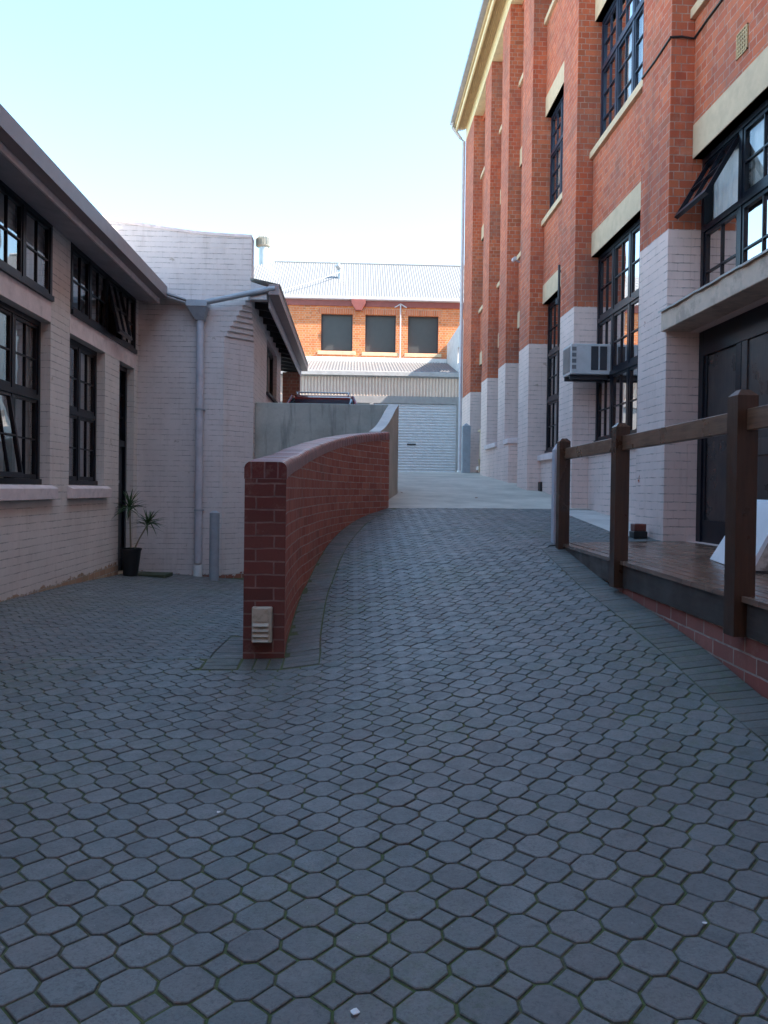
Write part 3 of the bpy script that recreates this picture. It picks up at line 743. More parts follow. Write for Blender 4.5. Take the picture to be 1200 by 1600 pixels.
# =================================================================== CURVED BRICK WALL
CW = thing('brick_wall', 'low curved dark red brick wall with bullnose coping beside the ramp', 'wall', (-.57, 5.09, 0))
TOPZ = [(5.09, 1.375), (6.63, 1.49), (7.23, 1.57), (8.13, 1.665), (8.91, 1.755), (9.73, 1.86), (10.45, 1.955), (11.2, 2.045)]
path = [(p[1], p[0]) for p in WP]; TH = .272; CH = .115
fr_ = []
s = 0
for k, p in enumerate(path):
    a = path[max(k-1, 0)]; b = path[min(k+1, len(path)-1)]
    d = Vector((b[0]-a[0], b[1]-a[1])).normalized(); nrm = Vector((d.y, -d.x))
    if k == 0: nrm = Vector((1, 0))
    if k: s += math.hypot(p[0]-path[k-1][0], p[1]-path[k-1][1])
    rgt = Vector(p); lft = rgt-nrm*TH; fr_.append((rgt, lft, interp(TOPZ, p[1]), s))
wb = MB(); we = MB()
for (r0, l0, z0, s0), (r1, l1, z1, s1) in zip(fr_, fr_[1:]):
    for a, b in ((r0, r1), (l0, l1)):
        wb.face([(a.x, a.y, -.9), (b.x, b.y, -.9), (b.x, b.y, z1-CH), (a.x, a.y, z0-CH)], 0, [(s0, -.9), (s1, -.9), (s1, z1-CH), (s0, z0-CH)])
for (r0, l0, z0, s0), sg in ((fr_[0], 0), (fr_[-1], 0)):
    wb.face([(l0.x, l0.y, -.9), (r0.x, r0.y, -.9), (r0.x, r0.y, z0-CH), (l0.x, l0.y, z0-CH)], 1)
wb.build('wall', [m_curve, m_end_shade], CW)
cb_ = MB()
prof = []      # (t across 0..1 from left, height) rounded
rad = .045
for k in range(6): a = math.pi-math.pi/2*k/5; prof.append((rad+rad*math.cos(a), CH-rad+rad*math.sin(a)))
prof = [(0, 0)]+prof
prof += [(TH-x, z) for x, z in reversed(prof)]
prof = [(p[0]+(-.004 if p[0] < TH/2 else .004), p[1]) for p in prof]
plen = [0]
for p, q in zip(prof, prof[1:]): plen.append(plen[-1]+math.hypot(q[0]-p[0], q[1]-p[1]))
arc = [(A_[3], A_[0], A_[1], A_[2]) for A_ in fr_]
def at(sv):
    sv = max(0, min(sv, arc[-1][0]))
    for p, q in zip(arc, arc[1:]):
        if sv <= q[0]:
            t = (sv-p[0])/(q[0]-p[0]+1e-9); return (p[1].lerp(q[1], t), p[2].lerp(q[2], t), p[3]+(q[3]-p[3])*t)
    return (arc[-1][1], arc[-1][2], arc[-1][3])
def cring(sv, dz, shrink=0):
    r0, l0, z0 = at(sv); d = (r0-l0).normalized(); out = []
    for p in prof:
        x = TH/2+(p[0]-TH/2)*(1-shrink/TH*2); q = l0+d*x; out.append((q.x, q.y, z0-CH+p[1]*(1-shrink/CH)+dz))
    return out
nb = int(arc[-1][0]/.0875)
for k in range(nb):
    s0 = k*.0875+(0 if k == 0 else .005); s1 = (k+1)*.0875-.005; dz = random.gauss(0, .0012)
    if k == nb-1: s1 = arc[-1][0]
    rings = [cring(s0, dz, .003 if k else 0), cring(s0+.004, dz), cring(s1-.004, dz), cring(s1, dz, .003)]
    for ra, rb_ in zip(rings, rings[1:]):
        for j in range(len(prof)-1): cb_.face([ra[j], rb_[j], rb_[j+1], ra[j+1]], 0, [(0.1, k*.0875+.04)]*4)
    cb_.face(rings[0], 1 if k == 0 else 0, None); cb_.face(list(reversed(rings[-1])), 0, None)
for A_, B_ in zip(fr(0, arc[-1][0]-.004, 60), fr(0, arc[-1][0]-.004, 60)[1:]):
    ra, rb_ = cring(max(A_, .006), -.001, .006), cring(B_, -.001, .006)
    for j in range(len(prof)-1): cb_.face([ra[j], rb_[j], rb_[j+1], ra[j+1]], 2)
m_cope2 = plain('glazed_coping_brick', (.30, .10, .08), .33, var=.25, scale=9, bumps=.3, spec=.6, dirt=((.09, .06, .055), 5, .52, .5))
m_mort = plain('mortar', (.30, .22, .19), .9)
cb_.build('coping', [m_cope2, brick_mat('coping_end_shade', (.12, .025, .022), (.17, .038, .033), (.25, .14, .13), squash=1., bw=.088, rh=.2, ox=.05, oz=.14), m_mort], CW)  # coping's end brick toned darker, painting in the shade of that face
# lamp on the wall's end
WLt = thing('wall_light', 'small cream louvred brick light near the foot of the curved wall end', 'wall light', (-.58, 5.085, .3))
b_ = MB(); b_.box(-.646, -.514, 5.045, 5.086, .185, .42); b_.build('housing', m_lightb, WLt, bevel=.006)
b_ = MB()
for k in range(4): z = .195+.034*k; b_.ext([(5.045, z+.024), (5.024, z), (5.045, z+.002)], 'x', -.638, -.535)
b_.build('louvre', m_lightb, WLt)
b_ = MB(); b_.box(-.636, -.54, 5.036, 5.046, .325, .412); b_.build('face_plate', m_lightb, WLt, bevel=.002)

# =================================================================== CONCRETE RETAINING WALL
CC = thing('retaining_wall', 'stained grey concrete retaining wall curving down behind the curved brick wall', 'wall', (-.4, 13.6, 0))
c = MB(); c.box(-1.713, .66, 13.56, 13.74, -1.1, 2.70); c.build('wall', m_conc, CC, bevel=.008)
sw = smoothpts([(.40, 11.26, 2.05), (.50, 11.8, 2.16), (.60, 12.3, 2.32), (.70, 12.8, 2.52), (.775, 13.2, 2.65), (.80, 13.5, 2.70), (.80, 13.745, 2.70)], 5)
c = MB(); cr = MB(); TW = .17
def nrm_at(k):
    a = sw[max(k-1, 0)]; b = sw[min(k+1, len(sw)-1)]; d = Vector((b[0]-a[0], b[1]-a[1])).normalized(); return Vector((d.y, -d.x))
for k in range(len(sw)-1):
    n0, n1 = nrm_at(k), nrm_at(k+1); p, q = sw[k], sw[k+1]
    lp, lq = (p[0]-n0.x*TW, p[1]-n0.y*TW), (q[0]-n1.x*TW, q[1]-n1.y*TW)
    c.face([(p[0], p[1], -.3), (q[0], q[1], -.3), (q[0], q[1], q[2]), (p[0], p[1], p[2])], 1)
    c.face([(lp[0], lp[1], -1), (lq[0], lq[1], -1), (lq[0], lq[1], q[2]), (lp[0], lp[1], p[2])], 0)
    c.face([(p[0], p[1], p[2]), (q[0], q[1], q[2]), (lq[0], lq[1], q[2]), (lp[0], lp[1], p[2])], 2)
p = sw[0]; n0 = nrm_at(0); c.face([(p[0], p[1], -1), (p[0]-n0.x*TW, p[1]-n0.y*TW, -1), (p[0]-n0.x*TW, p[1]-n0.y*TW, p[2]), (p[0], p[1], p[2])], 0)
c.build('curved_wall', [m_conc, m_warmconc, m_apron], CC, smooth=True)

# =================================================================== RIGHT BUILDING
XP, XR, XW = 3.252, 3.50, 3.60
RB = thing('brick_building', 'tall three-storey red brick building on the right with piers and painted base', 'building', (6, 12, 0))
piers = [(-5.6, -4.8), (-2.4, -1.6), (.8, 1.6), (3.95, 4.74), (7.9, 8.69), (11.29, 12.05), (14.2, 15.05), (16.4, 17.2), (18.6, 19.45), (21.3, 22.84)]
bays = [(a[1], b[0]) for a, b in zip(piers, piers[1:])]
holes = []
for k, (a, b) in enumerate(bays):
    a_, b_ = a+.001, b-.001
    if k == 3: holes.append((a_, b_, .70, 2.88)); holes.append((a_, b_, 3.0, 4.68))
    elif k < 3: holes.append((a_, b_, 1.9, 4.68))
    elif k in (6, 7): holes.append((a_, b_, 2.34, 4.68))
    else: holes.append((a_, b_, 1.9, 4.68))
    holes.append((a_, b_, 6.25, 8.14)); holes.append((a_, b_, 9.96, 11.45))
w_ = MB(); wall(w_, 'x', XR, XR+.32, -6, 22.838, -.6, 12.0, holes)
wall(w_, 'y', 22.84, 22.5, XR+.32, 13.5, 0, 12.0); wall(w_, 'x', 13.5, 13.2, -6, 22.5, -.6, 12.0); wall(w_, 'y', -6, -5.7, XR+.32, 13.2, -.6, 12.0)
w_.box(XP+.001, XR, 15.95, 16.4, .9, 2.2); w_.box(XP+.001, XR, 17.2, 18.6, .9, 2.2)
w_.build('wall', m_right, RB)
for a, b in piers:
    p = MB(); p.box(XP, XR, a, b, -.3, 11.6); p.build('pier', m_right, RB, bevel=.004)
fl = MB()
for z in (.4, 5.3, 9.4): fl.box(XR+.32, 13.2, -5.7, 22.5, z, z+.2)
fl.build('floor', m_inner, RB)
bm_ = MB(); bm_.box(XP-.003, XR+.05, -6, 22.86, 11.6, 12.02); bm_.build('eave_beam', m_creamp, RB, bevel=.005)
for k, (a, b) in enumerate(bays):
    if k >= 2:
        for z0, z1 in ((4.68, 5.03), (8.14, 8.50)):
            q = MB(); q.box(XR-.006, XR+.2, a+.003, b-.003, z0, z1); q.build('lintel', m_cream, RB, bevel=.004)
        for z0 in (6.12, 9.83):
            q = MB(); q.ext([(XR-.055, z0), (XR+.11, z0), (XR+.11, z0+.135), (XR-.055, z0+.10)], 'y', a+.003, b-.003); q.build('sill', m_cream, RB, bevel=.004)
        if k in (4, 5, 8):
            q = MB(); q.ext([(XR-.06, 1.77), (XR+.11, 1.77), (XR+.11, 1.902), (XR-.06, 1.87)], 'y', a+.003, b-.003); q.build('sill', m_sill, RB, bevel=.006)
        if k == 7:
            q = MB(); q.ext([(XP-.05, 2.2), (XR+.11, 2.2), (XR+.11, 2.345), (XP-.05, 2.30)], 'y', 17.22, 18.62); q.build('sill', m_sill, RB, bevel=.006)
        if k == 6:
            q = MB(); q.ext([(XP-.03, 2.2), (XR+.11, 2.2), (XR+.11, 2.345), (XP-.03, 2.30)], 'y', 15.90, 16.39); q.build('sill', m_sill, RB, bevel=.006)
    nc = {3: 4, 4: 4, 5: 3}.get(k, 3)
    if k == 3: window(RB, -1, XW, a+.003, b-.003, 3.0, 4.68, 4, [3.0, 3.93, 4.68], (2, 2), opens=[((3, 1), 30)])
    elif k == 4:
        window(RB, -1, XW, a+.003, b-.003, 1.9, 4.68, 4, [1.9, 2.87, 3.72, 4.68], (2, 2))
    elif k in (6, 7): window(RB, -1, XW, a+.003, b-.003, 2.345, 4.68, 2, [2.345, 3.5, 4.68], (2, 2))
    elif k >= 2: window(RB, -1, XW, a+.003, b-.003, 1.9, 4.68, 3, [1.9, 2.87, 3.72, 4.68], (2, 2))
    window(RB, -1, XW, a+.003, b-.003, 6.25, 8.14, nc if k < 6 else 2, [6.25, 7.42, 8.14], [(2, 3), (2, 2)], fmat=m_blue)
    if k > 5: window(RB, -1, XW, a+.003, b-.003, 9.96, 11.45, 2, [9.96, 11.45], (2, 3), fmat=m_blue, curtain=False)
# eaves
YE = 23.1
e = MB(); e.ext([(2.80, 12.28), (2.80, 12.165), (2.915, 12.165), (2.915, 12.28), (2.905, 12.28), (2.905, 12.18), (2.81, 12.18), (2.81, 12.28)], 'y', -6, YE); e.build('gutter', m_zinc, RB)
e = MB(); e.box(2.92, 2.955, -6, YE-.03, 12.04, 12.26); e.build('eave_lining', m_tan, RB)
e = MB(); e.box(2.955, 2.995, -6, YE-.04, 11.90, 12.22); e.build('fascia', m_creamp, RB, bevel=.004)
e = MB()
for k in range(5): x = 3.0+k*.05; e.box(x, x+.034, -6, YE-.05, 11.955+k*.012, 11.98+k*.012)
e.box(2.995, 3.27, -6, YE-.05, 12.04, 12.05); e.build('soffit', m_tan, RB)
e = MB(); e.face([(2.86, -6, 12.26), (2.86, YE, 12.26), (8.4, YE-.1, 14.4), (8.4, -6, 14.4)]); e.face([(8.4, -6, 14.4), (8.4, YE-.1, 14.4), (13.9, YE, 12.2), (13.9, -6, 12.2)])
e.face([(3.25, 22.85, 12.0), (13.5, 22.85, 12.0), (8.4, 22.85, 14.35)]); e.build('roof', m_wroof, RB)
e = MB(); e.tube([(2.86, 22.95, 12.17), (2.87, 22.96, 12.02), (3.1, 22.95, 11.72), (3.2, 22.9, 11.6), (3.2, 22.9, 1.80)], .05, 14); dpr = e.build('downpipe', m_pgrey, RB, smooth=True)
e = MB(); e.tube([(3.2, 22.9, 1.80), (3.2, 22.9, 1.70)], .075, 14); e.build('pipe_foot', m_white, dpr)
# small fittings of the facade
v = MB(); yv0, yv1, zv0, zv1 = 6.80, 7.00, 5.20, 5.43
v.box(XR-.012, XR+.01, yv0, yv1, zv0, zv0+.012); v.box(XR-.012, XR+.01, yv0, yv1, zv1-.012, zv1); v.box(XR-.012, XR+.01, yv0, yv0+.012, zv0, zv1); v.box(XR-.012, XR+.01, yv1-.012, yv1, zv0, zv1)
for k in range(1, 6):
    t = k/6; v.box(XR-.010, XR+.005, yv0+.2*t-.006, yv0+.2*t+.006, zv0, zv1); v.box(XR-.009, XR+.006, yv0, yv1, zv0+.23*t-.006, zv0+.23*t+.006)
v.box(XR-.002, XR+.001, yv0+.01, yv1-.01, zv0+.01, zv1-.01, 1); v.build('air_vent', [m_tan, m_black], RB)
cbz = 5.93
cable = MB(); cable.tube([(XP+.02, 8.70, cbz-.01), (XP-.012, 8.68, cbz-.01), (XP-.012, 8.3, cbz-.018), (XP-.012, 7.89, cbz), (XP+.1, 7.885, cbz+.004), (XR-.015, 7.885, cbz-.01), (XR-.014, 7.6, cbz+.01), (XR-.014, 6.9, cbz+.02), (XR-.014, 5.6, cbz)], .011, 8)
cable.build('cable', m_black, RB, smooth=True)
jb = MB(); jb.box(XR-.04, XR-.001, 14.02, 14.18, 1.2, 1.38); jb.build('vent_box', m_black, RB)
pb = MB(); pb.tube([(XR-.06, 12.85, 4.42), (XR-.06, 12.85, 5.02)], .022, 10); pb.tube([(XR-.07, 12.85, 4.36), (XR-.07, 12.85, 4.45)], .045, 10); pb.box(XR-.06, XR, 12.83, 12.87, 4.9, 4.93); pb.build('lamp_bracket', m_dark, RB)
cm = MB(); cm.tube([(XR-.02, 15.85, 5.92), (XR-.22, 15.8, 5.98)], .018, 8); cm.tube([(XR-.22, 15.86, 5.99), (XR-.24, 15.6, 5.95)], .04, 12); cm.build('security_camera', m_pgrey, RB)
mb_ = MB(); mb_.box(XR-.16, XR, 19.6, 20.1, 2.05, 2.75); mb_.tube([(XR-.1, 19.8, 1.7), (XR-.1, 19.8, 2.05)], .03, 10); mb_.box(XR-.2, XR, 19.5, 20.2, 2.75, 2.80); mb_.tube([(XR-.1, 19.95, 1.9), (XR-.22, 19.8, 2.0), (XR-.22, 19.75, 1.7)], .035, 10)
mb_.build('meter_box', m_cream, RB)
# awning over the door bay
aw = MB(); aw.ext([(3.205, 2.885), (XR, 2.885), (XR, 3.2), (3.205, 3.10)], 'y', 4.745, 7.93); awo = aw.build('door_canopy', plain('pink_cream_paint', (.60, .44, .34), .7, dirt=((.25, .18, .14), 4, .5, .5)), RB, bevel=.006)
fs = MB(); n = 40; ys = fr(4.74, 7.96, n)
for k in range(n):
    q = lambda y: .006*math.sin(y*9)+.005*math.sin(y*23+1)
    a, b = ys[k], ys[k+1]
    fs.face([(3.175+q(a), a, 3.095+q(a)), (3.175+q(b), b, 3.095+q(b)), (XR-.002, b, 3.215), (XR-.002, a, 3.215)])
    fs.face([(3.175+q(a), a, 3.095+q(a)), (3.175+q(b), b, 3.095+q(b)), (3.178+q(b), b, 3.078+q(b)), (3.178+q(a), a, 3.078+q(a))])
fs.build('flashing', m_apron, awo)
# doors under the canopy
dd = MB(); XD = 3.60
dd.box(XD, XD+.1, 7.80, 7.898, .70, 2.88); dd.box(XD, XD+.1, 4.75, 7.80, 2.62, 2.88); dd.box(XD, XD+.09, 7.02, 7.10, .70, 2.62); dd.box(XD, XD+.09, 6.12, 6.2, .70, 2.62); dd.box(XD, XD+.09, 5.2, 5.28, .7, 2.62); dd.box(XD, XD+.1, 4.75, 4.83, .7, 2.62)
dfo = dd.build('door_frame', m_navy, RB, bevel=.004)
pn = MB(); pn.box(XD+.03, XD+.05, 7.10, 7.80, .90, 2.62, 1); pn.box(XD+.015, XD+.06, 7.10, 7.80, .702, .93); pn.box(XD+.015, XD+.06, 7.74, 7.80, .93, 2.62); pn.box(XD+.015, XD+.06, 7.1, 7.15, .93, 2.62); pn.build('glazed_panel', [m_navy, m_doorw], dfo, bevel=.003)
pn = MB(); pn.box(XD+.02, XD+.06, 6.20, 7.02, .71, 2.62); pn.box(XD+.005, XD+.03, 6.20, 6.30, .71, 2.62); pn.box(XD+.005, XD+.03, 6.92, 7.02, .71, 2.62); pn.box(XD+.005, XD+.03, 6.30, 6.92, .71, .95); pn.box(XD+.005, XD+.03, 6.30, 6.92, 1.55, 1.70)
dl = pn.build('door', m_doorw, dfo, bevel=.003)
pn = MB(); pn.box(XD-.004, XD+.004, 6.28, 6.33, 2.25, 2.40); pn.tube([(XD-.01, 6.26, 2.24), (XD-.01, 6.26, 2.41)], .012, 8); pn.build('hinge', m_rust, dl)
pn = MB(); pn.box(XD+.02, XD+.05, 5.28, 6.12, .71, 1.35); pn.box(XD+.01, XD+.055, 5.28, 5.36, 1.35, 2.62); pn.box(XD+.01, XD+.055, 6.04, 6.12, 1.35, 2.62); pn.box(XD+.01, XD+.055, 5.36, 6.04, 2.52, 2.62); pn.box(XD+.01, XD+.055, 5.36, 6.04, 1.35, 1.43); pn.box(XD+.03, XD+.035, 5.36, 6.04, 1.43, 2.52, 1)
pn.build('door', [m_navy, m_glass], dfo)

# air conditioner sitting in the window
AC = thing('air_conditioner', 'boxy off-white window air conditioner jutting out above the railing', 'air conditioner', (3.3, 10.87, 2.87))
q = MB(); q.box(3.045, 3.62, 10.68, 11.09, 2.86, 3.285); q.build('casing', plain('aged_white_metal', (.52, .52, .53), .45, dirt=((.3, .29, .27), 6, .55, .4)), AC, bevel=.008)
for a, b in ((3.33, 3.43), (3.455, 3.555)): q = MB(); q.box(a, b, 10.672, 10.682, 2.92, 3.25); q.build('side_vent', m_dark, AC)
for k in range(4):
    q = MB(); q.box(3.06, 3.12, 10.676, 10.682, 2.93+k*.085, 2.985+k*.085); q.build('louvre_slot', plain('vent_grey', (.16, .16, .17), .6), AC)
q = MB(); q.box(3.036, 3.046, 10.71, 11.06, 2.90, 3.25)
for k in range(16): z = 2.915+k*.021; q.box(3.028, 3.04, 10.72, 11.05, z, z+.008)
q.build('grille', plain('ac_grille', (.36, .32, .31), .6), AC)
q = MB(); q.box(3.05, 3.6, 10.75, 10.79, 2.80, 2.858); q.box(3.05, 3.6, 11.0, 11.04, 2.80, 2.858); q.tube([(3.12, 10.9, 2.86), (3.12, 10.9, 2.80)], .012, 8); q.build('bracket', m_dark, AC)

# =================================================================== DECK + RAILING
DK = thing('timber_deck', 'dark stained timber deck on a brick base outside the doors', 'deck', (2.6, 5.5, .6))
dl_ = lambda y: 1.79+.033*y+.03
dk = MB(); n = 0
x = 0.0
while x < 2.0:
    for (ya, yb, tp) in ((-3.0, 1.2, 0), (1.203, 4.9, .0), (4.903, 8.02, .0)):
        if x == 0 and ya > 3:
            yb = 7.46
        xa, xb = dl_(ya)+x-.03, dl_(yb)+x-.03
        # boards follow the deck edge, trimmed against the facade
        if xa+.086 < XD+.02:
            e0 = min(xa+.086, XR if yb > 7.9 else 9); e1 = min(xb+.086, (XR-.004) if yb > 7.9 else 9)
            y2 = yb
            if ya > 3: y2 = 7.47+.35*x
            if xb+.086 > XP-.01 and ya > 3: y2 = 7.89
            if xa < XD+.02: dk.prism([(xa, ya), (xa+.086, ya), (xb+.086, y2), (xb, y2)], .672, .70-.0004*random.random())
    x += .097
dk.build('decking', m_deck, DK)
fa_ = MB()
for ya, yb in ((-3.0, 1.70), (1.73, 3.66), (3.70, 5.55), (5.60, 7.44)):
    fa_.prism([(dl_(ya)-.012, ya), (dl_(ya)+.03, ya), (dl_(yb)+.03, yb), (dl_(yb)-.012, yb)], .507, .671)
fa_.build('fascia_board', m_fasc, DK, bevel=.003)
bb = MB(); bb.prism([(dl_(-3)+.012, -3), (dl_(-3)+.2, -3), (dl_(7.4)+.2, 7.4), (dl_(7.4)+.012, 7.4)], -.5, .508); bb.build('brick_base', m_base, DK)
bb = MB(); bb.prism([(dl_(-3)+.2, -3), (XR+.3, -3), (XR+.3, 7.85), (dl_(7.85)+.2, 7.85)], .3, .60); bb.build('joists_seam_shade', m_black, DK)  # solid block standing for joists; its black paints shade into the board seams
RL = thing('timber_railing', 'dark brown timber railing with pointed square posts along the deck edge', 'railing', (1.9, 5.5, .6))
def post(x, y, z0, z1):
    p = MB(); h = .052
    p.box(x-h, x+h, y-h, y+h, z0, z1)
    i = len(p.v); p.v += [(x-h, y-h, z1), (x+h, y-h, z1), (x+h, y+h, z1), (x-h, y+h, z1)]+[(x-h*.45, y-h*.45, z1+.03), (x+h*.45, y-h*.45, z1+.03), (x+h*.45, y+h*.45, z1+.03), (x-h*.45, y+h*.45, z1+.03)]
    for k in range(4): p.f.append((i+k, i+(k+1) % 4, i+4+(k+1) % 4, i+4+k)); p.mi.append(0); p.uv.append(None)
    p.f.append((i+4, i+5, i+6, i+7)); p.mi.append(0); p.uv.append(None)
    p.build('post', m_post, RL)
ly = lambda y: 1.815+.030*y
PY = [-2.2, -.2, 1.75, 3.73, 5.62, 7.34]
for yy in PY: post(ly(yy), yy, .50 if yy < 6 else .6, 1.685)
for a, b in zip(PY, PY[1:]):
    a_, b_ = a+.05, b-.05
    q = MB(); q.prism([(ly(a_)-.004, a_), (ly(a_)+.04, a_), (ly(b_)+.04, b_), (ly(b_)-.004, b_)], 1.512, 1.618); q.build('rail', m_rail, RL, bevel=.004)
# things on the deck
BD = thing('sandwich_board', 'white folding board with worn brown side standing on the deck behind the tallest railing post', 'board', (2.55, 4.7, .7))
def slab(mb, pts, th):
    P = [Vector(p) for p in pts]; n = (P[1]-P[0]).cross(P[2]-P[0]).normalized()*th
    i = len(mb.v); mb.v += [tuple(p) for p in P]+[tuple(p+n) for p in P]; m_ = len(P)
    mb.f.append(tuple(range(i, i+m_))); mb.f.append(tuple(reversed(range(i+m_, i+2*m_)))); mb.mi += [0, 0]; mb.uv += [None, None]
    for k in range(m_): mb.f.append((i+k, i+m_+k, i+m_+(k+1) % m_, i+(k+1) % m_)); mb.mi.append(0); mb.uv.append(None)
    return mb
slab(MB(), [(2.50, 4.75, .705), (2.72, 5.72, .705), (2.95, 5.62, 1.15), (2.70, 4.68, 1.15)], .03).build('front_panel', m_board, BD)
slab(MB(), [(2.92, 4.60, .705), (3.16, 5.50, .705), (2.96, 5.58, 1.15), (2.72, 4.68, 1.15)], .03).build('rear_panel', m_board, BD)
slab(MB(), [(2.54, 4.75, .72), (2.90, 4.62, .72), (2.71, 4.69, 1.12)], .012).build('side_panel', m_marble, BD)
tn = thing('tin_pot', 'small square brown and black pot at the foot of the nearest painted pier', 'pot', (3.13, 8.25, .76))
q = MB(); zt = g(3.1, 8.25); q.box(3.04, 3.19, 8.15, 8.30, zt-.005, zt+.07); q.build('base', m_black, tn, bevel=.006)
q = MB(); q.box(3.05, 3.18, 8.16, 8.29, zt+.071, zt+.15); q.build('body', m_brown, tn, bevel=.006)

YK = thing('brick_building', 'red brick building closing the yard behind the viewer, outside the photograph', 'building', (0, -9, 0))
q = MB(); wall(q, 'y', -7.5, -7.9, -12, 14, -1.1, 10.5, [(-3, -1.4, 1, 3), (1, 2.6, 1, 3), (-3, -1.4, 5, 7), (1, 2.6, 5, 7)]); q.box(-12, 14, -9, -8.6, -1.1, 10.5); q.build('wall', m_back, YK)
for a_, c_ in ((-3, 1), (1, 1), (-3, 5), (1, 5)): q = MB(); q.box(a_, a_+1.6, -7.8, -7.7, c_, c_+2); q.build('window', m_navy, YK)
# =================================================================== GARAGE, SIDE WALL, BACK BUILDING
GA = thing('garage', 'beige corrugated steel garage with a white roller door at the top of the driveway', 'garage', (1, 26, 1.77))
YG = 26.0
q = MB(); corr(q, (-7, YG, 4.37), (1, 0, 0), (0, 0, .66), 98, .108, .02, (0, -1, 0), sub=6); q.build('cladding', m_clad, GA, smooth=True)
q = MB(); q.box(-7, 3.62, YG-.02, YG+.12, 4.12, 4.365); q.box(3.50, 3.62, YG-.02, YG+.12, 1.6, 4.12); q.box(.55, .68, YG-.02, YG+.12, 1.6, 4.12); q.box(-7, .55, YG+.02, YG+.1, 1.6, 4.12); q.build('door_surround', plain('taupe_steel', (.34, .31, .30), .5), GA, bevel=.004)
q = MB(); n = 25; zz = fr(1.77, 4.12, n*6)
for a, b in zip(zz, zz[1:]):
    h = lambda z: .022*math.cos((z-1.77)/(4.12-1.77)*n*2*math.pi)**3
    q.face([(.68, YG+.02+h(a), a), (3.50, YG+.02+h(a), a), (3.50, YG+.02+h(b), b), (.68, YG+.02+h(b), b)])
ro = q.build('roller_door', m_door, GA, smooth=True)
q = MB(); q.box(1.84, 2.14, YG-.005, YG+.01, 2.72, 2.77); q.build('handle', m_black, ro)
q = MB(); q.box(-7, 3.60, YG-.14, YG-.02, 5.03, 5.17); q.box(-7, 3.6, YG-.02, YG+.02, 4.99, 5.2); q.build('gutter', plain('gutter_steel', (.46, .43, .42), .45), GA, bevel=.004)
q = MB(); corr(q, (-7, YG-.06, 5.17), (1, 0, 0), (0, 3.76, .98), 98, .108, .012, (0, -.25, .97), sub=6); q.build('roof', plain('garage_roof_steel', (.15, .145, .15), .5), GA, smooth=True)
q = MB(); q.box(-7, 3.59, 29.55, 29.69, 6.08, 6.27); q.build('capping', m_gable, GA, bevel=.01)
SW = MB(); wall(SW, 'x', 3.60, 3.80, 22.86, 29.69, 1.5, 6.86, [(26.25, 26.6, 5.6, 6.15)]); 
tag(SW.build('side_wall', m_gable), 'white rendered wall with a narrow slot between the garage roof and the tall brick building', 'wall')
BB = thing('brick_building', 'orange brick building with pale corrugated roof behind the garage', 'building', (0, 30, 1.7))
YB = 29.7
wn = [(-1.27, -.06, 6.52, 7.94), (.43, 1.61, 6.50, 7.94), (2.08, 3.26, 6.49, 7.93)]
q = MB(); wall(q, 'y', YB, YB+.3, -9, 7, 1, 8.5, wn); wall(q, 'y', 36.3, 36.6, -9, 7, 1, 8.5); wall(q, 'x', -9, -8.7, YB+.3, 36.3, 1, 8.5); wall(q, 'x', 7, 6.7, YB+.3, 36.3, 1, 8.5); q.build('wall', m_back, BB)
for a, b, c_, d_ in wn:
    q = MB(); F = YB+.13
    q.box(a, a+.05, F, F+.05, c_, d_); q.box(b-.05, b, F, F+.05, c_, d_); q.box(a+.05, b-.05, F, F+.05, d_-.05, d_); q.box(a+.05, b-.05, F, F+.05, c_, c_+.05)
    wo = q.build('window', m_dark, BB)
    q = MB(); q.face([(a+.04, F+.02, c_+.04), (b-.04, F+.02, c_+.04), (b-.04, F+.02, d_-.04), (a+.04, F+.02, d_-.04)]); q.build('screen', m_screen, wo)
    q = MB(); q.ext([(a-.13, c_-.15), (b+.13, c_-.15), (b+.13, c_-.02), (a-.13, c_-.02)], 'y', YB-.06, YB+.12); q.build('sill', m_cream, BB, bevel=.01)
    q = MB(); q.box(a-.1, b+.1, YB-.006, YB+.02, d_+.002, d_+.235); q.build('brick_arch', m_soldier, BB)
q = MB(); q.box(-9.1, 7.1, YB-.05, YB+.02, 8.24, 8.5); q.build('fascia', m_maroon, BB)
q = MB(); q.ext([(YB-.19, 8.60), (YB-.19, 8.48), (YB-.05, 8.46), (YB-.05, 8.60)], 'x', -9.2, 7.2); q.build('gutter', m_pgrey, BB)
q = MB(); RUN = 3.3; RISE = 2.2
corr(q, (-3.35, YB-.12, 8.61), (1, 0, 0), (0, RUN, RISE), 106, .1, .010, (0, -.5, .85), sub=6)
for k in range(60):   # hip end: sheets shorten towards the corner
    x = -3.35-.1*(k+1); t = max(.02, 1-(k+1)/60)
    corr(q, (x, YB-.12, 8.61), (1, 0, 0), (0, RUN*t, RISE*t), 1, .1, .010, (0, -.5, .85), sub=6)
q.face([(-3.35, YB+RUN-.12, 10.80), (7.25, YB+RUN-.12, 10.80), (7.25, 36.5, 8.6), (-9.35, 36.5, 8.6)]); q.build('roof', m_wroof, BB, smooth=True)
q = MB(); q.tube([(-3.4, YB+RUN-.12, 10.82), (7.25, YB+RUN-.12, 10.82)], .07, 10); q.build('ridge_cap', m_zinc, BB, smooth=True)
q = MB(); q.ext([(-.12, 8.45), (.42, 8.45), (.42, 8.32), (.27, 8.05), (.05, 8.05), (-.12, 8.32)], 'y', YB-.26, YB-.052); q.build('rainwater_head', m_maroon, BB, bevel=.01)
q = MB(); q.tube([(1.78, YB-.06, 8.35), (1.78, YB-.06, 6.2)], .025, 10); q.tube([(1.55, YB-.05, 8.22), (1.78, YB-.06, 8.36), (2.02, YB-.05, 8.22)], .025, 8); q.build('vent_pipe', m_pgrey, BB, smooth=True)
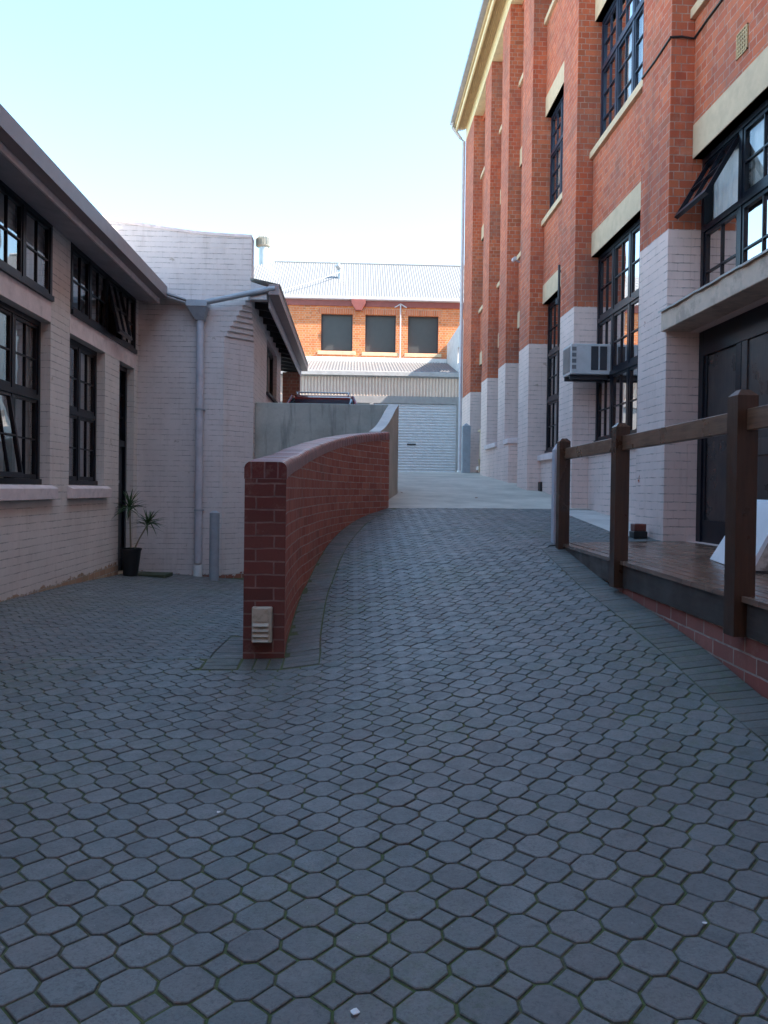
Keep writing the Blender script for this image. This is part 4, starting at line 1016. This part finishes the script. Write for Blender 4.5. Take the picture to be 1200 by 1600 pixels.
q = MB(); q.tube([(-.60, 31.3, 9.5), (-.60, 31.3, 10.16)], .09, 12); q.tube([(-.60, 31.3, 10.13), (-.72, 31.2, 10.26)], .11, 12); q.build('cowl', m_zinc, BB, smooth=True)
TV = MB(); tx, ty = -3.86, 32.8; TV.tube([(tx, ty, 10.0), (tx, ty, 11.35)], .20, 16); tvo = TV.build('turbine_vent', m_zinc, BB, smooth=True)
q = MB()
q.tube([(tx, ty, 11.36), (tx, ty, 11.42), (tx, ty, 11.75), (tx, ty, 11.85), (tx, ty, 11.9)], [.2, .27, .29, .2, .03], 20)
for k in range(20):
    a = k*math.pi/10; q.face([(tx+math.cos(a)*.28, ty+math.sin(a)*.28, 11.4), (tx+math.cos(a+.2)*.34, ty+math.sin(a+.2)*.34, 11.42), (tx+math.cos(a+.2)*.34, ty+math.sin(a+.2)*.34, 11.72), (tx+math.cos(a)*.29, ty+math.sin(a)*.29, 11.78)])
q.build('turbine_head', plain('bronze_metal', (.42, .38, .33), .45, metal=.3), tvo)
wr = MB(); p0, p1 = Vector((-.60, 31.22, 9.98)), Vector((-1.42, 14.5, 4.75)); pts = []
for k in range(13): t = k/12; p = p0.lerp(p1, t); p.z -= .35*math.sin(math.pi*t)*.4; pts.append(tuple(p))
tag(wr.build('cable', m_grey) if False else wr.tube([(-.62, 31.2, 9.95), (-1.6, 30.3, 9.33), (-2.75, 29.55, 8.75), (-3.6, 29.3, 8.6)], .018, 6).build('cable', m_grey, smooth=True), 'thin grey cable running down the pale corrugated roof from the cowl', 'cable')

# =================================================================== CAR
CR = thing('parked_car', 'dark red car parked behind the concrete retaining wall, only its roof showing', 'car', (-.67, 17.4, 1.76))
cx, z0 = -.67, 1.76
def loft(mb, secs, mi=0):
    n = len(secs[0]); i = len(mb.v)
    for s_ in secs: mb.v += s_
    for a in range(len(secs)-1):
        for k in range(n): mb.f.append((i+a*n+k, i+a*n+(k+1) % n, i+(a+1)*n+(k+1) % n, i+(a+1)*n+k)); mb.mi.append(mi); mb.uv.append(None)
    mb.f.append(tuple(i+k for k in range(n))); mb.f.append(tuple(i+(len(secs)-1)*n+k for k in reversed(range(n)))); mb.mi += [mi]*2; mb.uv += [None]*2
def ring(y, hw, zb, zt, rr):
    pts = []
    for sx, sz in ((1, -1), (1, 1), (-1, 1), (-1, -1)):
        for k in range(4):
            a0 = {(1, -1): -90, (1, 1): 0, (-1, 1): 90, (-1, -1): 180}[sx, sz]+30*k; a = R_(a0)
            pts.append((cx+sx*(hw-rr)+rr*math.cos(a), y, (zt-rr if sz > 0 else zb+rr)+rr*math.sin(a)))
    return pts
q = MB(); loft(q, [ring(y, hw, z0+zb, z0+zt, .12) for y, hw, zb, zt in ((15.0, .70, .32, .62), (15.15, .80, .25, .78), (15.5, .86, .2, .86), (16.3, .88, .2, .97), (17.5, .89, .2, .98), (18.8, .88, .2, .97), (19.2, .84, .25, .93), (19.3, .76, .35, .85))])
q.build('body', m_red, CR, smooth=True)
q = MB(); loft(q, [ring(y, hw, z0+.9, z0+zt, .06) for y, hw, zt in ((16.2, .80, 1.03), (16.75, .70, 1.40), (17.1, .64, 1.45), (18.3, .64, 1.45), (18.7, .66, 1.38), (19.1, .74, 1.04))]); q.build('cabin_glass', m_cglass, CR, smooth=True)
q = MB(); loft(q, [ring(y, hw, z0+zt-.05, z0+zt, .024) for y, hw, zt in ((16.72, .60, 1.42), (16.95, .64, 1.49), (17.4, .65, 1.525), (18.2, .65, 1.51), (18.68, .62, 1.45))])
for sx in (-1, 1): q.tube([(cx+sx*.66, 16.75, z0+1.44), (cx+sx*.82, 16.15, z0+1.0)], .035, 8); q.tube([(cx+sx*.66, 18.6, z0+1.42), (cx+sx*.80, 19.1, z0+1.0)], .05, 8); q.tube([(cx+sx*.67, 17.7, z0+1.45), (cx+sx*.84, 17.7, z0+.97)], .04, 8)
q.build('roof', m_red, CR, smooth=True)
for sx in (-1, 1):
    q = MB(); q.tube([(cx+sx*.56, 16.95, z0+1.50), (cx+sx*.56, 17.05, z0+1.56), (cx+sx*.56, 18.3, z0+1.56), (cx+sx*.56, 18.4, z0+1.50)], .014, 8); q.build('roof_rail', m_zinc, CR)
    q = MB(); q.box(cx+sx*.5-.12, cx+sx*.5+.12, 15.02, 15.12, z0+.58, z0+.70); q.build('headlight', m_white, CR, bevel=.02)
    for yy in (15.75, 18.55):
        q = MB(); q.tube([(cx+sx*.70, yy, z0+.32), (cx+sx*.895, yy, z0+.32)], .32, 24); wo = q.build('wheel', m_tyre, CR, smooth=True)
        q = MB(); q.tube([(cx+sx*.89, yy, z0+.32), (cx+sx*.905, yy, z0+.32)], .2, 20); q.build('rim', m_zinc, wo)
q = MB(); q.tube([(cx-.60, 17.15, z0+1.575), (cx+.60, 17.15, z0+1.575)], .017, 8); q.build('roof_bar', m_zinc, CR)

# =================================================================== litter
def scrap(x, y, s_, label, m):
    q = MB(); z = g(x, y)+.004; random.seed(int(x*100)); 
    ps = [(x+s_*math.cos(a)*random.uniform(.5, 1), y+s_*math.sin(a)*random.uniform(.5, 1), z+random.uniform(0, s_*.35)) for a in fr(0, 5.4, 6)]
    q.face(ps); q.face([(p[0], p[1], p[2]+.0015) for p in reversed(ps)]); tag(q.build('litter', m), label, 'litter', 'small white litter on the paving')
scrap(.11, 4.55, .014, 'tiny white scrap of litter on the ramp right of the curved wall end', m_white)
scrap(.02, 1.70, .013, 'white scrap of litter in the nearest row of pavers', m_white)
scrap(-.47, 2.80, .010, 'small white scrap of litter left of the ramp on the near paving', m_white)
scrap(.93, 1.95, .009, 'small white scrap of litter on the near paving at right', m_white)

def leaf(x, y, s_, label):
    q = MB(); z = gd(x, y)+.004; a = random.random()*6
    c_, d_ = math.cos(a), math.sin(a); P = lambda u, v, h: (x+s_*(u*c_-v*d_), y+s_*(u*d_+v*c_), z+h*s_)
    top_ = [P(-1, 0, .02), P(-.4, .4, .25), P(.4, .35, .2), P(1, 0, .3), P(.4, -.35, .1), P(-.4, -.4, .05)]
    q.face(top_); q.face([(p[0], p[1], p[2]-.001) for p in reversed(top_)]); tag(q.build('fallen_leaf', m_rust), label, 'leaf', 'dry leaves lying on the ground')
leaf(2.05, 12.6, .045, 'single dry brown leaf in the middle of the concrete driveway')
leaf(.86, 13.3, .05, 'dry brown leaf on the driveway against the beige curved concrete wall')
leaf(.98, 5.1, .02, 'small dry leaf on the ramp pavers between curved wall and deck')
for o in bpy.data.objects:
    if '_w' in o: del o['_w']
